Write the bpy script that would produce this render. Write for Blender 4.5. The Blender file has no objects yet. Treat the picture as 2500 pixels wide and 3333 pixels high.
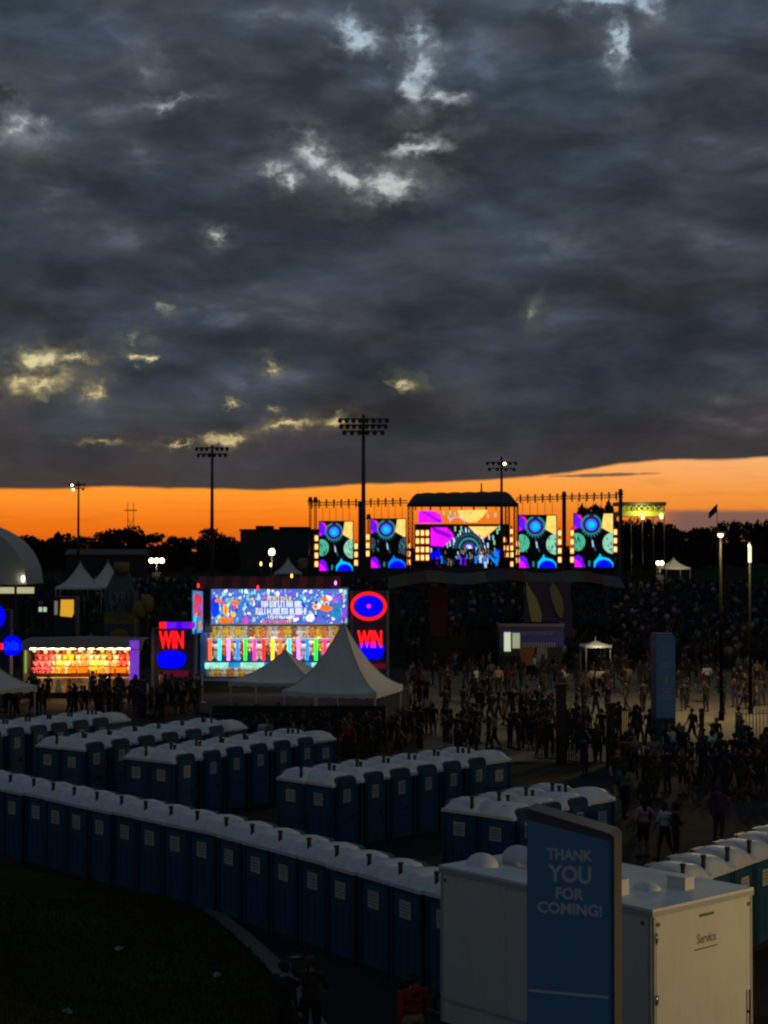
import bpy, bmesh, math, random
from mathutils import Vector, Matrix
from bpy import data as D_

# ------------------------------------------------------------------ camera
SC = bpy.context.scene
COL = SC.collection
FPX, CX, CY, HORIZON = 5366.0, 1250.0, 1666.5, 1790.0     # photo is 2500 x 3333
EYE = 9.16
PITCH = math.atan((HORIZON - CY) / FPX)
cam_d = D_.cameras.new('camera'); cam = D_.objects.new('camera', cam_d); COL.objects.link(cam)
cam_d.sensor_fit = 'VERTICAL'; cam_d.sensor_height = 24.0; cam_d.lens = 24.0 * FPX / 3333.0
cam_d.clip_start = 0.5; cam_d.clip_end = 8000
cam.location = (0, 0, EYE); cam.rotation_euler = (math.pi / 2 + PITCH, 0, 0)
SC.camera = cam
SC.view_settings.view_transform = 'Standard'; SC.view_settings.look = 'None'
SC.view_settings.exposure = 0.0; SC.view_settings.gamma = 1.0
SC.view_settings.use_curve_mapping = False
SC.cycles.use_denoising = True
SC.cycles.max_bounces = 5; SC.cycles.diffuse_bounces = 3; SC.cycles.glossy_bounces = 2
SC.cycles.transparent_max_bounces = 6
SC.cycles.caustics_reflective = False; SC.cycles.caustics_refractive = False
SC.cycles.sample_clamp_indirect = 3.0
SC.cycles.filter_width = 2.3

def direction(px, py):
    x, u = (px - CX) / FPX, (CY - py) / FPX
    c, s = math.cos(PITCH), math.sin(PITCH)
    return Vector((x, c - u * s, s + u * c))
def P(px, py, Y):
    d = direction(px, py); t = Y / d.y
    return Vector((d.x * t, Y, EYE + d.z * t))
def G(px, py, z=0.0):
    d = direction(px, py); t = (z - EYE) / d.z
    return Vector((d.x * t, d.y * t, z))
def azel(px, py):
    d = direction(px, py).normalized()
    return math.degrees(math.atan2(d.x, d.y)), math.degrees(math.asin(d.z))
def smooth(a, b, x):
    t = max(0.0, min(1.0, (x - a) / (b - a))); return t * t * (3 - 2 * t)
def terrain(y):
    return 3.3 * smooth(122, 262, y) + 1.2 * smooth(280, 520, y)

# ------------------------------------------------------------------ sky (world): cloud deck at dusk with a clear strip above the horizon
W = D_.worlds.new('World'); SC.world = W; W.use_nodes = True
nt = W.node_tree; N = nt.nodes; L = nt.links; N.clear()
def nd(t, **k):
    n = N.new(t)
    for a, b in k.items(): setattr(n, a, b)
    return n
def val(sock, v):
    if isinstance(v, (int, float, tuple)): sock.default_value = v
    else: L.new(v, sock)
def mth(op, a, b=0.0, c=None, clamp=False):
    n = nd('ShaderNodeMath', operation=op, use_clamp=clamp)
    val(n.inputs[0], a); val(n.inputs[1], b)
    if c is not None: val(n.inputs[2], c)
    return n.outputs[0]
def sstep(x, a, b, t0=0.0, t1=1.0):
    n = nd('ShaderNodeMapRange', interpolation_type='SMOOTHSTEP')
    val(n.inputs[0], x)
    for i, v in ((1, a), (2, b), (3, t0), (4, t1)): n.inputs[i].default_value = v
    return n.outputs[0]
def mixc(f, a, b, blend='MIX'):
    n = nd('ShaderNodeMix', data_type='RGBA', blend_type=blend)
    val(n.inputs[0], f); val(n.inputs[6], a); val(n.inputs[7], b)
    return n.outputs[2]
def ramp(x, stops, interp='LINEAR'):
    n = nd('ShaderNodeValToRGB'); val(n.inputs[0], x)
    e = n.color_ramp.elements; n.color_ramp.interpolation = interp
    while len(e) < len(stops): e.new(0.5)
    for k, (p, c) in zip(e, stops): k.position = p; k.color = c if len(c) == 4 else (*c, 1)
    return n.outputs[0]
def lin(r, g, b):
    f = lambda v: (v / 255 / 12.92) if v <= 10 else ((v / 255 + 0.055) / 1.055) ** 2.4
    return (f(r), f(g), f(b), 1.0)
tc = nd('ShaderNodeTexCoord').outputs['Generated']
sep = nd('ShaderNodeSeparateXYZ'); L.new(tc, sep.inputs[0])
az = mth('MULTIPLY', mth('ARCTAN2', sep.outputs[0], sep.outputs[1]), 57.29578)
el = mth('MULTIPLY', mth('ARCSINE', sep.outputs[2]), 57.29578)
def noise(scale, detail, rough, stretch=(1, 1, 2.6), off=(0, 0, 0), dist=0.0):
    m = nd('ShaderNodeMapping'); L.new(tc, m.inputs[0])
    m.inputs['Location'].default_value = off; m.inputs['Scale'].default_value = stretch
    n = nd('ShaderNodeTexNoise'); L.new(m.outputs[0], n.inputs[0])
    n.inputs['Scale'].default_value = scale; n.inputs['Detail'].default_value = detail
    n.inputs['Roughness'].default_value = rough; n.inputs['Distortion'].default_value = dist
    return n.outputs[0]
big = noise(5.5, 3, 0.45, (1, 1, 2.6), (3.1, 0.4, 1.7), 0.4)
mid = noise(13, 6, 0.52, (1, 0.7, 3.0), (1.3, 2.2, 0.4), 0.35)
lump = noise(28, 5, 0.56, (1, 1, 2.0), (6.3, 1.2, 8.4), 0.2)
fine = noise(75, 4, 0.6, (1, 1, 1.5), (0.2, 5.2, 2.4), 0.3)
tint = noise(11, 2, 0.5, (1, 1, 2.0), (7.7, 1.0, 3.3))
# cloud brightness
elf = mth('DIVIDE', el, 20.0, clamp=True)
base = ramp(elf, [(0.08, lin(72, 63, 60)), (0.15, lin(65, 61, 63)), (0.30, lin(60, 65, 72)),
                  (0.55, lin(61, 68, 76)), (0.85, lin(69, 78, 87)), (1.0, lin(73, 83, 92))])
body = mth('ADD', mth('MULTIPLY', big, 0.8), mth('MULTIPLY', mid, 1.6))
body = mth('ADD', body, mth('MULTIPLY', lump, 0.75))
body = mth('ADD', body, mth('MULTIPLY', fine, 0.06))
bright = sstep(body, 1.15, 2.15, 0.0, 1.0)
bright = mth('MULTIPLY_ADD', bright, 0.86, 0.47)
wisp = mth('MULTIPLY', sstep(mid, 0.56, 0.74), sstep(lump, 0.44, 0.62))
bright = mth('ADD', bright, mth('MULTIPLY', wisp, 0.75))
flat = sstep(el, 5.0, 1.8)                       # the deck evens out to a smooth bank near the horizon
bright = mth('ADD', mth('MULTIPLY', bright, mth('SUBTRACT', 1.0, mth('MULTIPLY', flat, 0.7))), mth('MULTIPLY', flat, 0.66))
cloud = mixc(1.0, base, bright, 'MULTIPLY')
warm = mixc(sstep(tint, 0.40, 0.62), (0.93, 1.02, 1.07, 1), (1.07, 0.99, 0.95, 1))
cloud = mixc(1.0, cloud, warm, 'MULTIPLY')
# places where the deck is torn and the bright sky shows through
comb = nd('ShaderNodeCombineXYZ'); L.new(az, comb.inputs[0]); L.new(el, comb.inputs[1])
w1 = noise(60, 5, 0.65, (1, 1, 1.4), (4, 4, 1)); w2 = noise(60, 5, 0.65, (1, 1, 1.4), (9, 2, 6))
wc = nd('ShaderNodeCombineXYZ')
L.new(mth('MULTIPLY_ADD', w1, 2.0, -1.0), wc.inputs[0]); L.new(mth('MULTIPLY_ADD', w2, 1.3, -0.65), wc.inputs[1])
addv = nd('ShaderNodeVectorMath', operation='ADD'); L.new(comb.outputs[0], addv.inputs[0]); L.new(wc.outputs[0], addv.inputs[1])
GAPS = [  # photo x, y, half width, half height (px), turn (deg)
    (1165, 112, 75, 45, -20), (1350, 110, 40, 60, 5), (1365, 230, 46, 105, -12), (1450, 312, 62, 28, -12), (1960, 4, 110, 22, 0),
    (2120, 25, 60, 35, -25), (2012, 150, 26, 85, 8), (60, 405, 80, 55, -30), (480, 215, 40, 60, 30),
    (570, 325, 130, 18, 12), (1035, 505, 75, 42, -30), (1120, 575, 75, 32, -35), (900, 545, 60, 22, 8), (930, 588, 30, 25, 0),
    (1265, 605, 95, 42, 5), (1360, 485, 90, 24, 12), (1345, 580, 48, 30, 20),
    (712, 772, 30, 22, 0), (130, 1165, 66, 26, 8), (140, 1242, 92, 27, 6), (230, 1172, 60, 16, 6), (305, 1268, 30, 18, -20),
    (440, 1166, 34, 12, 0), (490, 1166, 16, 12, 0), (892, 1196, 24, 22, 0), (1310, 1245, 44, 17, -20),
    (730, 1432, 62, 15, 6), (590, 1441, 70, 7, 0), (330, 1441, 60, 8, 0), (945, 1388, 90, 13, 8), (1085, 1368, 55, 17, 6),
    (770, 1320, 26, 13, 0), (890, 1330, 26, 11, 0), (440, 1110, 50, 24, 30), (1750, 1020, 30, 42, 20), (550, 1005, 60, 18, 0)]
WEAK = {(480, 215): 0.85, (570, 325): 0.75, (60, 405): 0.3, (440, 1110): 0.85, (1750, 1020): 0.9, (550, 1005): 0.95, (712, 772): 0.35, (1310, 1245): 0.4, (590, 1441): 0.5, (330, 1441): 0.4, (2120, 25): 0.4, (1350, 110): 0.3, (770, 1320): 0.3, (890, 1330): 0.4, (900, 545): 0.3, (1345, 580): 0.4, (1450, 312): 0.35, (892, 1196): 0.25, (215, 1185): 0.3, (300, 1268): 0.3}
dist = None
for (x, y, rx, ry, a) in GAPS:
    A, E = azel(x, y)
    m = nd('ShaderNodeMapping', vector_type='TEXTURE'); L.new(addv.outputs[0], m.inputs[0])
    m.inputs['Location'].default_value = (A, E, 0); m.inputs['Rotation'].default_value = (0, 0, math.radians(a))
    k = 57.3 / FPX
    m.inputs['Scale'].default_value = (rx * k, ry * k, 1)
    ln = nd('ShaderNodeVectorMath', operation='LENGTH'); L.new(m.outputs[0], ln.inputs[0])
    dv = mth('ADD', ln.outputs['Value'], WEAK.get((x, y), 0.0))
    dist = dv if dist is None else mth('MINIMUM', dist, dv)
gn = mth('ADD', mth('MULTIPLY_ADD', fine, 2.2, -1.1), mth('MULTIPLY_ADD', lump, 1.6, -0.8))
dist2 = mth('ADD', dist, mth('ADD', gn, -0.12))
core = mth('ADD', mth('MULTIPLY', sstep(dist2, 0.85, -0.15), 0.72), mth('MULTIPLY', sstep(dist2, 1.6, 0.2), 0.26))
halo = mth('MULTIPLY', sstep(mth('ADD', dist, mth('MULTIPLY', gn, 1.3)), 3.6, 0.3), sstep(lump, 0.36, 0.60, 0.1, 1.0))
gapcol = ramp(elf, [(0.06, lin(196, 166, 110)), (0.30, lin(232, 218, 158)), (0.42, lin(205, 208, 190)), (0.66, lin(196, 206, 205)), (0.95, lin(172, 194, 212))])
halocol = mixc(1.0, gapcol, (0.34, 0.33, 0.33, 1), 'MULTIPLY')
cloud = mixc(mth('MULTIPLY', halo, 0.34), cloud, halocol)
cloud = mixc(mth('MULTIPLY', core, 0.92), cloud, gapcol)
# clear strip under the deck, brightest towards the sunset
azn = mth('DIVIDE', mth('ADD', az, 20.0), 40.0, clamp=True)
edge_pts = [(-13.1, 2.03), (-8, 2.10), (-4, 2.10), (0, 2.23), (4.5, 2.47), (6.4, 2.62), (8.2, 2.93), (9.6, 3.04), (13.1, 3.10), (20, 3.0)]
edge = ramp(azn, [((a + 20) / 40, (e / 4, e / 4, e / 4)) for a, e in edge_pts])
esep = nd('ShaderNodeSeparateColor'); L.new(edge, esep.inputs[0])
edge_el = mth('MULTIPLY', esep.outputs[0], 4.0)
wob = mth('MULTIPLY_ADD', mid, 0.36, -0.18)
above = mth('SUBTRACT', mth('ADD', el, wob), edge_el)
deck = sstep(above, -0.035, 0.10)
sky_n = nd('ShaderNodeTexSky', sky_type='NISHITA')
sky_n.sun_disc = False; sky_n.sun_elevation = math.radians(-1.5); sky_n.sun_rotation = 0.0
strip = ramp(mth('DIVIDE', el, 4.0, clamp=True), [(0.0, lin(205, 92, 24)), (0.22, lin(232, 112, 22)), (0.5, lin(250, 146, 42)), (0.8, lin(253, 170, 76))])
paler = mixc(sstep(az, 0, 13), (1, 1, 1, 1), (0.88, 1.02, 2.3, 1))
strip = mixc(1.0, strip, paler, 'MULTIPLY')
strip = mixc(mth('MULTIPLY', sstep(noise(26, 5, 0.6, (1, 1, 9.0), (2, 8, 5)), 0.48, 0.72), 0.35), strip, mixc(1.0, strip, (0.72, 0.62, 0.75, 1), 'MULTIPLY'))
awayf = sstep(mth('ABSOLUTE', az), 25, 100)
strip = mixc(awayf, strip, lin(84, 84, 96))
strip = mixc(0.06, strip, sky_n.outputs[0], 'ADD')
# thin low banks of cloud inside the strip, to the north
bank = mth('MULTIPLY', sstep(mth('ADD', el, mth('MULTIPLY', wob, 0.8)), 1.42, 1.20), sstep(az, 8.2, 10.5))
strip = mixc(mth('MULTIPLY', bank, 0.88), strip, lin(104, 86, 84))
A2, E2 = azel(1960, 1546)
sm = nd('ShaderNodeMapping', vector_type='TEXTURE'); L.new(comb.outputs[0], sm.inputs[0])
sm.inputs['Location'].default_value = (A2, E2, 0); sm.inputs['Rotation'].default_value = (0, 0, math.radians(1.5)); sm.inputs['Scale'].default_value = (1.9, 0.07, 1)
sl = nd('ShaderNodeVectorMath', operation='LENGTH'); L.new(sm.outputs[0], sl.inputs[0])
strip = mixc(mth('MULTIPLY', sstep(mth('ADD', sl.outputs['Value'], mth('MULTIPLY', gn, 0.5)), 1.15, 0.5), 0.85), strip, lin(92, 78, 72))
final = mixc(deck, strip, cloud)
final = mixc(sstep(el, -0.2, -1.5), final, lin(20, 20, 20))
bg = nd('ShaderNodeBackground'); L.new(final, bg.inputs[0]); bg.inputs[1].default_value = 1.0
wo = nd('ShaderNodeOutputWorld'); L.new(bg.outputs[0], wo.inputs[0])
W.cycles.sampling_method = 'MANUAL'; W.cycles.sample_map_resolution = 512

# ------------------------------------------------------------------ materials
MATS = {}
def mat(name, col, rough=0.7, var=0.12, scale=6.0, metal=0.0, bump=0.0, spec=0.5, coords='Object'):
    if name in MATS: return MATS[name]
    m = D_.materials.new(name); m.use_nodes = True; t = m.node_tree; b = t.nodes['Principled BSDF']
    b.inputs['Roughness'].default_value = rough; b.inputs['Metallic'].default_value = metal
    b.inputs['Specular IOR Level'].default_value = spec
    tcn = t.nodes.new('ShaderNodeTexCoord'); ns = t.nodes.new('ShaderNodeTexNoise')
    ns.inputs['Scale'].default_value = scale; ns.inputs['Detail'].default_value = 5
    t.links.new(tcn.outputs[coords], ns.inputs[0])
    cr = t.nodes.new('ShaderNodeValToRGB')
    c = col[:3]
    cr.color_ramp.elements[0].position = 0.3; cr.color_ramp.elements[1].position = 0.7
    cr.color_ramp.elements[0].color = (*[v * (1 - var) for v in c], 1)
    cr.color_ramp.elements[1].color = (*[min(1, v * (1 + var)) for v in c], 1)
    t.links.new(ns.outputs[0], cr.inputs[0]); t.links.new(cr.outputs[0], b.inputs['Base Color'])
    if bump:
        bp = t.nodes.new('ShaderNodeBump'); bp.inputs['Strength'].default_value = bump
        t.links.new(ns.outputs[0], bp.inputs['Height']); t.links.new(bp.outputs[0], b.inputs['Normal'])
    MATS[name] = m; return m
def emit(name, col, s=1.0, var=0.0, scale=2.0):
    if name in MATS: return MATS[name]
    m = D_.materials.new(name); m.use_nodes = True; t = m.node_tree; t.nodes.clear()
    e = t.nodes.new('ShaderNodeEmission'); e.inputs[0].default_value = (*col[:3], 1); e.inputs[1].default_value = s
    o = t.nodes.new('ShaderNodeOutputMaterial'); t.links.new(e.outputs[0], o.inputs[0])
    if var:
        tcn = t.nodes.new('ShaderNodeTexCoord'); ns = t.nodes.new('ShaderNodeTexNoise'); ns.inputs['Scale'].default_value = scale; ns.inputs['Detail'].default_value = 6; ns.inputs['Roughness'].default_value = .7
        mr = t.nodes.new('ShaderNodeMapRange'); mr.inputs[1].default_value = .3; mr.inputs[2].default_value = .7; mr.inputs[3].default_value = s * (1 - var); mr.inputs[4].default_value = s * (1 + var * .7)
        t.links.new(tcn.outputs['Object'], ns.inputs[0]); t.links.new(ns.outputs[0], mr.inputs[0]); t.links.new(mr.outputs[0], e.inputs[1])
    MATS[name] = m; return m

# ------------------------------------------------------------------ mesh helpers
class MB:
    def __init__(s): s.v = []; s.f = []; s.m = []; s.sm = []
    def face(s, idx, m=0, sm=False): s.f.append(idx); s.m.append(m); s.sm.append(sm)
    def box(s, lo, hi, m=0):
        a = len(s.v)
        for z in (lo[2], hi[2]):
            for x, y in ((lo[0], lo[1]), (hi[0], lo[1]), (hi[0], hi[1]), (lo[0], hi[1])): s.v.append((x, y, z))
        for q in ((3, 2, 1, 0), (4, 5, 6, 7), (0, 1, 5, 4), (1, 2, 6, 5), (2, 3, 7, 6), (3, 0, 4, 7)): s.face([a + i for i in q], m)
        return s
    def prism(s, pts, axis_vec, m=0):           # polygon (3d points, seen counter-clockwise from the front) pushed along a vector
        a = len(s.v); n = len(pts); w = Vector(axis_vec)
        for p in pts: s.v.append(tuple(p))
        for p in pts: s.v.append(tuple(Vector(p) + w))
        s.face(list(range(a, a + n)), m); s.face(list(range(a + 2 * n - 1, a + n - 1, -1)), m)
        for i in range(n):
            j = (i + 1) % n; s.face([a + i, a + n + i, a + n + j, a + j], m)
        return s
    def poly(s, pts, m=0):
        a = len(s.v); s.v += [tuple(p) for p in pts]; s.face(list(range(a, a + len(pts))), m); return s
    def tube(s, p0, p1, r0, r1=None, n=8, m=0, cap=True, sm=True):
        r1 = r0 if r1 is None else r1
        p0, p1 = Vector(p0), Vector(p1); d = (p1 - p0)
        if d.length < 1e-6: return s
        d.normalize(); u = d.orthogonal().normalized(); w = d.cross(u); a = len(s.v)
        for p, r in ((p0, r0), (p1, r1)):
            for i in range(n):
                t = 2 * math.pi * i / n; s.v.append(tuple(p + u * (r * math.cos(t)) + w * (r * math.sin(t))))
        for i in range(n):
            j = (i + 1) % n; s.face([a + i, a + j, a + n + j, a + n + i], m, sm)
        if cap:
            s.face([a + i for i in range(n)][::-1], m); s.face([a + n + i for i in range(n)], m)
        return s
    def ball(s, c, r, m=0, nu=10, nv=6, sm=True):
        r = (r, r, r) if isinstance(r, (int, float)) else r; a = len(s.v)
        s.v.append((c[0], c[1], c[2] - r[2]))
        for j in range(1, nv):
            ph = math.pi * j / nv
            for i in range(nu):
                t = 2 * math.pi * i / nu
                s.v.append((c[0] + r[0] * math.sin(ph) * math.cos(t), c[1] + r[1] * math.sin(ph) * math.sin(t), c[2] - r[2] * math.cos(ph)))
        s.v.append((c[0], c[1], c[2] + r[2])); top = len(s.v) - 1
        for i in range(nu): s.face([a, a + 1 + (i + 1) % nu, a + 1 + i], m, sm)
        for j in range(nv - 2):
            for i in range(nu):
                q = a + 1 + j * nu; k = (i + 1) % nu
                s.face([q + i, q + k, q + nu + k, q + nu + i], m, sm)
        q = a + 1 + (nv - 2) * nu
        for i in range(nu): s.face([q + i, q + (i + 1) % nu, top], m, sm)
        return s
    def grid(s, fn, nu, nv, m=0, sm=True):
        a = len(s.v)
        for j in range(nv + 1):
            for i in range(nu + 1): s.v.append(tuple(fn(i / nu, j / nv)))
        for j in range(nv):
            for i in range(nu):
                q = a + j * (nu + 1) + i; s.face([q, q + 1, q + nu + 2, q + nu + 1], m, sm)
        return s
    def mesh(s, name, mats):
        me = D_.meshes.new(name); me.from_pydata(s.v, [], s.f)
        for mm in (mats if isinstance(mats, (list, tuple)) else [mats]): me.materials.append(mm)
        me.polygons.foreach_set('material_index', s.m); me.polygons.foreach_set('use_smooth', s.sm)
        me.update(); return me
    def build(s, name, mats, parent=None, loc=(0, 0, 0), rotz=0.0):
        return link(name, s.mesh(name, mats), parent, loc, rotz)
def link(name, me, parent=None, loc=(0, 0, 0), rotz=0.0):
    o = D_.objects.new(name, me); COL.objects.link(o); o.location = loc; o.rotation_euler = (0, 0, rotz)
    if parent is not None: o.parent = parent
    return o
def tag(o, label, cat=None, group=None, kind=None):
    if label: o['label'] = label
    if cat: o['category'] = cat
    if group: o['group'] = group
    if kind: o['kind'] = kind
    return o
def thing(name, label, cat, loc=(0, 0, 0), rotz=0.0, group=None):
    o = D_.objects.new(name, None); COL.objects.link(o); o.location = loc; o.rotation_euler = (0, 0, rotz)
    o.empty_display_size = 0.2
    return tag(o, label, cat, group)
def copy_tree(o, parent=None):
    c = o.copy(); COL.objects.link(c); c.parent = parent
    for ch in list(o.children): copy_tree(ch, c)
    return c
def structure(name, mb, m): return tag(mb.build(name, m), None, None, None, 'structure')
def text_mesh(body, width, height, depth=0.01, bold=0.0, tube=0.0):
    cu = D_.curves.new('lettering', 'FONT'); cu.body = body; cu.size = 1; cu.extrude = 0.01; cu.offset = bold
    cu.align_x = 'CENTER'; cu.resolution_u = 3
    if tube: cu.extrude = 0.0; cu.fill_mode = 'NONE' if hasattr(cu, 'fill_mode') else cu.fill_mode; cu.bevel_depth = tube; cu.bevel_resolution = 2
    to = D_.objects.new('lettering', cu); COL.objects.link(to)
    dg = bpy.context.evaluated_depsgraph_get(); dg.update()
    me = D_.meshes.new_from_object(to.evaluated_get(dg)); D_.objects.remove(to); D_.curves.remove(cu)
    xs = [v.co.x for v in me.vertices]; ys = [v.co.y for v in me.vertices]; zs = [v.co.z for v in me.vertices]
    x0, x1, y0, y1, z0, z1 = min(xs), max(xs), min(ys), max(ys), min(zs), max(zs)
    for v in me.vertices:                        # stands up in the XZ plane, readable from -Y
        x = (v.co.x - (x0 + x1) / 2) / (x1 - x0) * width; z = (v.co.y - (y0 + y1) / 2) / (y1 - y0) * height
        v.co = (x, -((v.co.z - z0) / (z1 - z0)) * depth, z)
    return me
def text(body, width, height, m, parent, loc, depth=0.01, bold=0.0, name='lettering', rotz=0.0, tube=0.0):
    me = text_mesh(body, width, height, depth, bold, tube); me.materials.clear(); me.materials.append(m)
    return link(name, me, parent, loc, rotz)
def lamp_light(name, kind, loc, power, col, parent=None, radius=0.15, rot=None, spot=None, size=None):
    ld = D_.lights.new(name, kind); ld.energy = power; ld.color = col
    if kind in ('POINT', 'SPOT'): ld.shadow_soft_size = radius
    if kind == 'SPOT': ld.spot_size = spot; ld.spot_blend = 0.6
    if kind == 'AREA': ld.shape = 'RECTANGLE'; ld.size, ld.size_y = size
    o = D_.objects.new(name, ld); COL.objects.link(o); o.location = loc
    if rot: o.rotation_euler = rot
    if parent is not None: o.parent = parent
    return o
ORD = ['first', 'second', 'third', 'fourth', 'fifth', 'sixth', 'seventh', 'eighth', 'ninth', 'tenth', 'eleventh', 'twelfth', 'thirteenth',
       'fourteenth', 'fifteenth', 'sixteenth', 'seventeenth', 'eighteenth', 'nineteenth', 'twentieth', 'twenty-first', 'twenty-second']

# ------------------------------------------------------------------ ground
R = random.Random(7)
asphalt = mat('asphalt', (0.032, 0.030, 0.028), 0.95, 0.35, 0.6, bump=0.1, spec=0.08)
concrete = mat('plaza_concrete', (0.165, 0.15, 0.12), 0.95, 0.16, 0.35, spec=0.1)
turf = mat('turf', (0.034, 0.034, 0.013), 1.0, 0.45, 0.5, spec=0.05)
field_m = mat('field_grass', (0.016, 0.021, 0.010), 1.0, 0.3, 0.2, spec=0.03)
kerb_m = mat('kerb_concrete', (0.105, 0.105, 0.10), 0.9, 0.2, 3.0, bump=0.1)
ys = [-40, 0, 20, 40, 60, 80, 100, 120] + [122 + i * 10 for i in range(16)] + [300, 340, 380, 420, 470, 520, 700, 1200, 2500, 5000]
def sheet(xa, xb, yy, dz, name, m):
    mb = MB()
    for y in yy:
        k = 1 + max(0, y) / 60.0
        mb.v.append((xa * k if xa < -100 else xa, y, terrain(y) + dz)); mb.v.append((xb * k if xb > 100 else xb, y, terrain(y) + dz))
    for i in range(len(yy) - 1): mb.face([2 * i, 2 * i + 1, 2 * i + 3, 2 * i + 2])
    return structure(name, mb, m)
sheet(-150, 150, ys, 0.0, 'ground', asphalt)
sheet(-150, 150, [127] + [y for y in ys if y > 127], 0.02, 'field', field_m)
sheet(1.6, 70, [71.6, 80, 100, 120, 126.9], 0.004, 'plaza_pavement', concrete)

# grass bank in front of the long row of toilets, with a concrete kerb
KERB = [(-16.5, 53.8), (-11.9, 48.2), (-8.2, 44.9), (-5.7, 42.9), (-4.6, 41.6), (-3.55, 38.9), (-2.6, 36.1), (-1.95, 33.5), (-1.5, 31.5), (-0.9, 28.0), (0.2, 22.0)]
def bank_h(t, k): return 0.16 + 2.5 * smooth(0.0, 1.0, t) + (0.20 * smooth(4.5, 1.5, k) * smooth(0, .04, t))
mb = MB(); nt_ = 26
for k, (x, y) in enumerate(KERB):
    for i in range(nt_ + 1):
        t = (i / nt_) ** 1.6
        mb.v.append((x - 0.02 - t * 13.0, y - t * (9.0 if k < 6 else 7.0), bank_h(t, k) + R.uniform(-.02, .02) * (i > 0)))
for k in range(len(KERB) - 1):
    for i in range(nt_):
        a = k * (nt_ + 1) + i; mb.face([a, a + nt_ + 1, a + nt_ + 2, a + 1], 0, True)
bank_v = list(mb.v)
structure('grass_bank', mb, turf)
def bank_pt(k, i, a, b):
    q = k * (nt_ + 1) + i
    p = [Vector(bank_v[j]) for j in (q, q + nt_ + 1, q + nt_ + 2, q + 1)]
    return (p[0] * (1 - a) + p[1] * a) * (1 - b) + (p[3] * (1 - a) + p[2] * a) * b
blade_m = mat('grass_blades', (0.048, 0.050, 0.017), 0.9, 0.3, 2.0, spec=0.1)
mb = MB()
for n in range(30000):
    k = R.randrange(3, len(KERB) - 1); i = min(nt_ - 1, int(nt_ * R.random() ** 0.8)); p = bank_pt(k, i, R.random(), R.random())
    h = R.uniform(.05, .13); t = R.uniform(0, 6.28); dx, dy = math.cos(t) * .018, math.sin(t) * .018
    lx, ly = R.uniform(-.05, .05), R.uniform(-.05, .05)
    mb.poly([(p.x - dx, p.y - dy, p.z - .01), (p.x + dx, p.y + dy, p.z - .01), (p.x + lx, p.y + ly, p.z + h)])
tag(mb.build('grass', blade_m), 'short dark grass covering the bank below the viewer', 'grass', None, 'stuff')
mb = MB()
kn = []
for k, (x, y) in enumerate(KERB):
    a = Vector(KERB[max(0, k - 1)]); b = Vector(KERB[min(len(KERB) - 1, k + 1)]); d = (b - a).normalized(); kn.append(Vector((-d.y, d.x)))
for k in range(4, len(KERB) - 1):
    p, q, n0, n1 = Vector(KERB[k]), Vector(KERB[k + 1]), kn[k], kn[k + 1]
    w = 0.42
    a = len(mb.v)
    for pt, n in ((p, n0), (q, n1)):
        for off, z in ((0, -.05), (0, .17), (w, .15), (w, -.05)): mb.v.append((pt.x + n.x * off, pt.y + n.y * off, z))
    for i in range(3): mb.face([a + i, a + 4 + i, a + 5 + i, a + 1 + i])
structure('kerb', mb, kerb_m)

# litter on the grass
paper = mat('paper', (0.22, 0.22, 0.21), 0.9, 0.1)
for i, (k, q, a, what) in enumerate([(5, 9, .4, 'crumpled white paper cup lying high on the grass bank'), (6, 5, .3, 'white napkin lying beside the kerb on the grass bank'),
                                     (7, 12, .6, 'torn white wrapper lying low on the grass bank')]):
    p = bank_pt(k, q, a, .5); mb = MB()
    pts = []
    for j in range(7):
        t = 6.28 * j / 7; r = R.uniform(.07, .15); pts.append((r * math.cos(t), r * 1.2 * math.sin(t), R.uniform(.02, .07)))
    for j in range(7): mb.poly([(0, 0, .09), pts[j], pts[(j + 1) % 7]])
    tag(mb.build('litter', paper, None, (p.x, p.y, p.z + .01)), what, 'litter', 'litter on the grass')
for px, py, what in ((960, 3118, 'pale scrap of paper on the asphalt near the kerb'), (1125, 3128, 'white folded leaflet on the asphalt by the long toilet row')):
    p = G(px, py); mb = MB(); pts = [(-.16, -.1), (.05, -.14), (.2, .02), (.06, .13), (-.14, .1)]
    for j in range(5): mb.poly([(0.02, 0, .06), (*pts[j], .015 + .02 * (j % 2)), (*pts[(j + 1) % 5], .015 + .02 * ((j + 1) % 2))])
    tag(mb.build('litter', paper, None, p), what, 'litter', 'litter on the asphalt')

# ------------------------------------------------------------------ portable toilets
wall_m = mat('toilet_blue', (0.015, 0.082, 0.155), 0.55, 0.12, 2.5)
dark_m = mat('toilet_dark_blue', (0.011, 0.055, 0.105), 0.5, 0.12, 3.0)
teal_m = mat('toilet_teal', (0.012, 0.075, 0.13), 0.55, 0.12, 2.5)
teal_d = mat('toilet_dark_teal', (0.010, 0.052, 0.09), 0.5, 0.12, 3.0)
roof_m = mat('toilet_roof_white', (0.66, 0.69, 0.72), 0.5, 0.07, 2.0)
black_m = mat('black_plastic', (0.015, 0.015, 0.016), 0.6, 0.2)
notice_m = mat('notice_white', (0.50, 0.48, 0.42), 0.7, 0.05)
ink_m = mat('notice_ink', (0.16, 0.16, 0.16), 0.7, 0.1)
TW, TD, TH = 1.12, 1.20, 2.05
def notice_mesh(w, h):
    mb = MB(); mb.box((-w / 2, -.012, -h / 2), (w / 2, 0, h / 2), 0)
    for j in range(4):
        z = h * (.30 - .2 * j); ww = w * (.40, .34, .40, .26)[j]
        mb.box((-ww, -.0145, z - h * .035), (ww * (.9 if j % 2 else 1), -.0121, z + h * .035), 1)
    return mb.mesh('notice', [notice_m, ink_m])
NOT_A, NOT_B = notice_mesh(.40, .37), notice_mesh(.30, .40)
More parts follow.
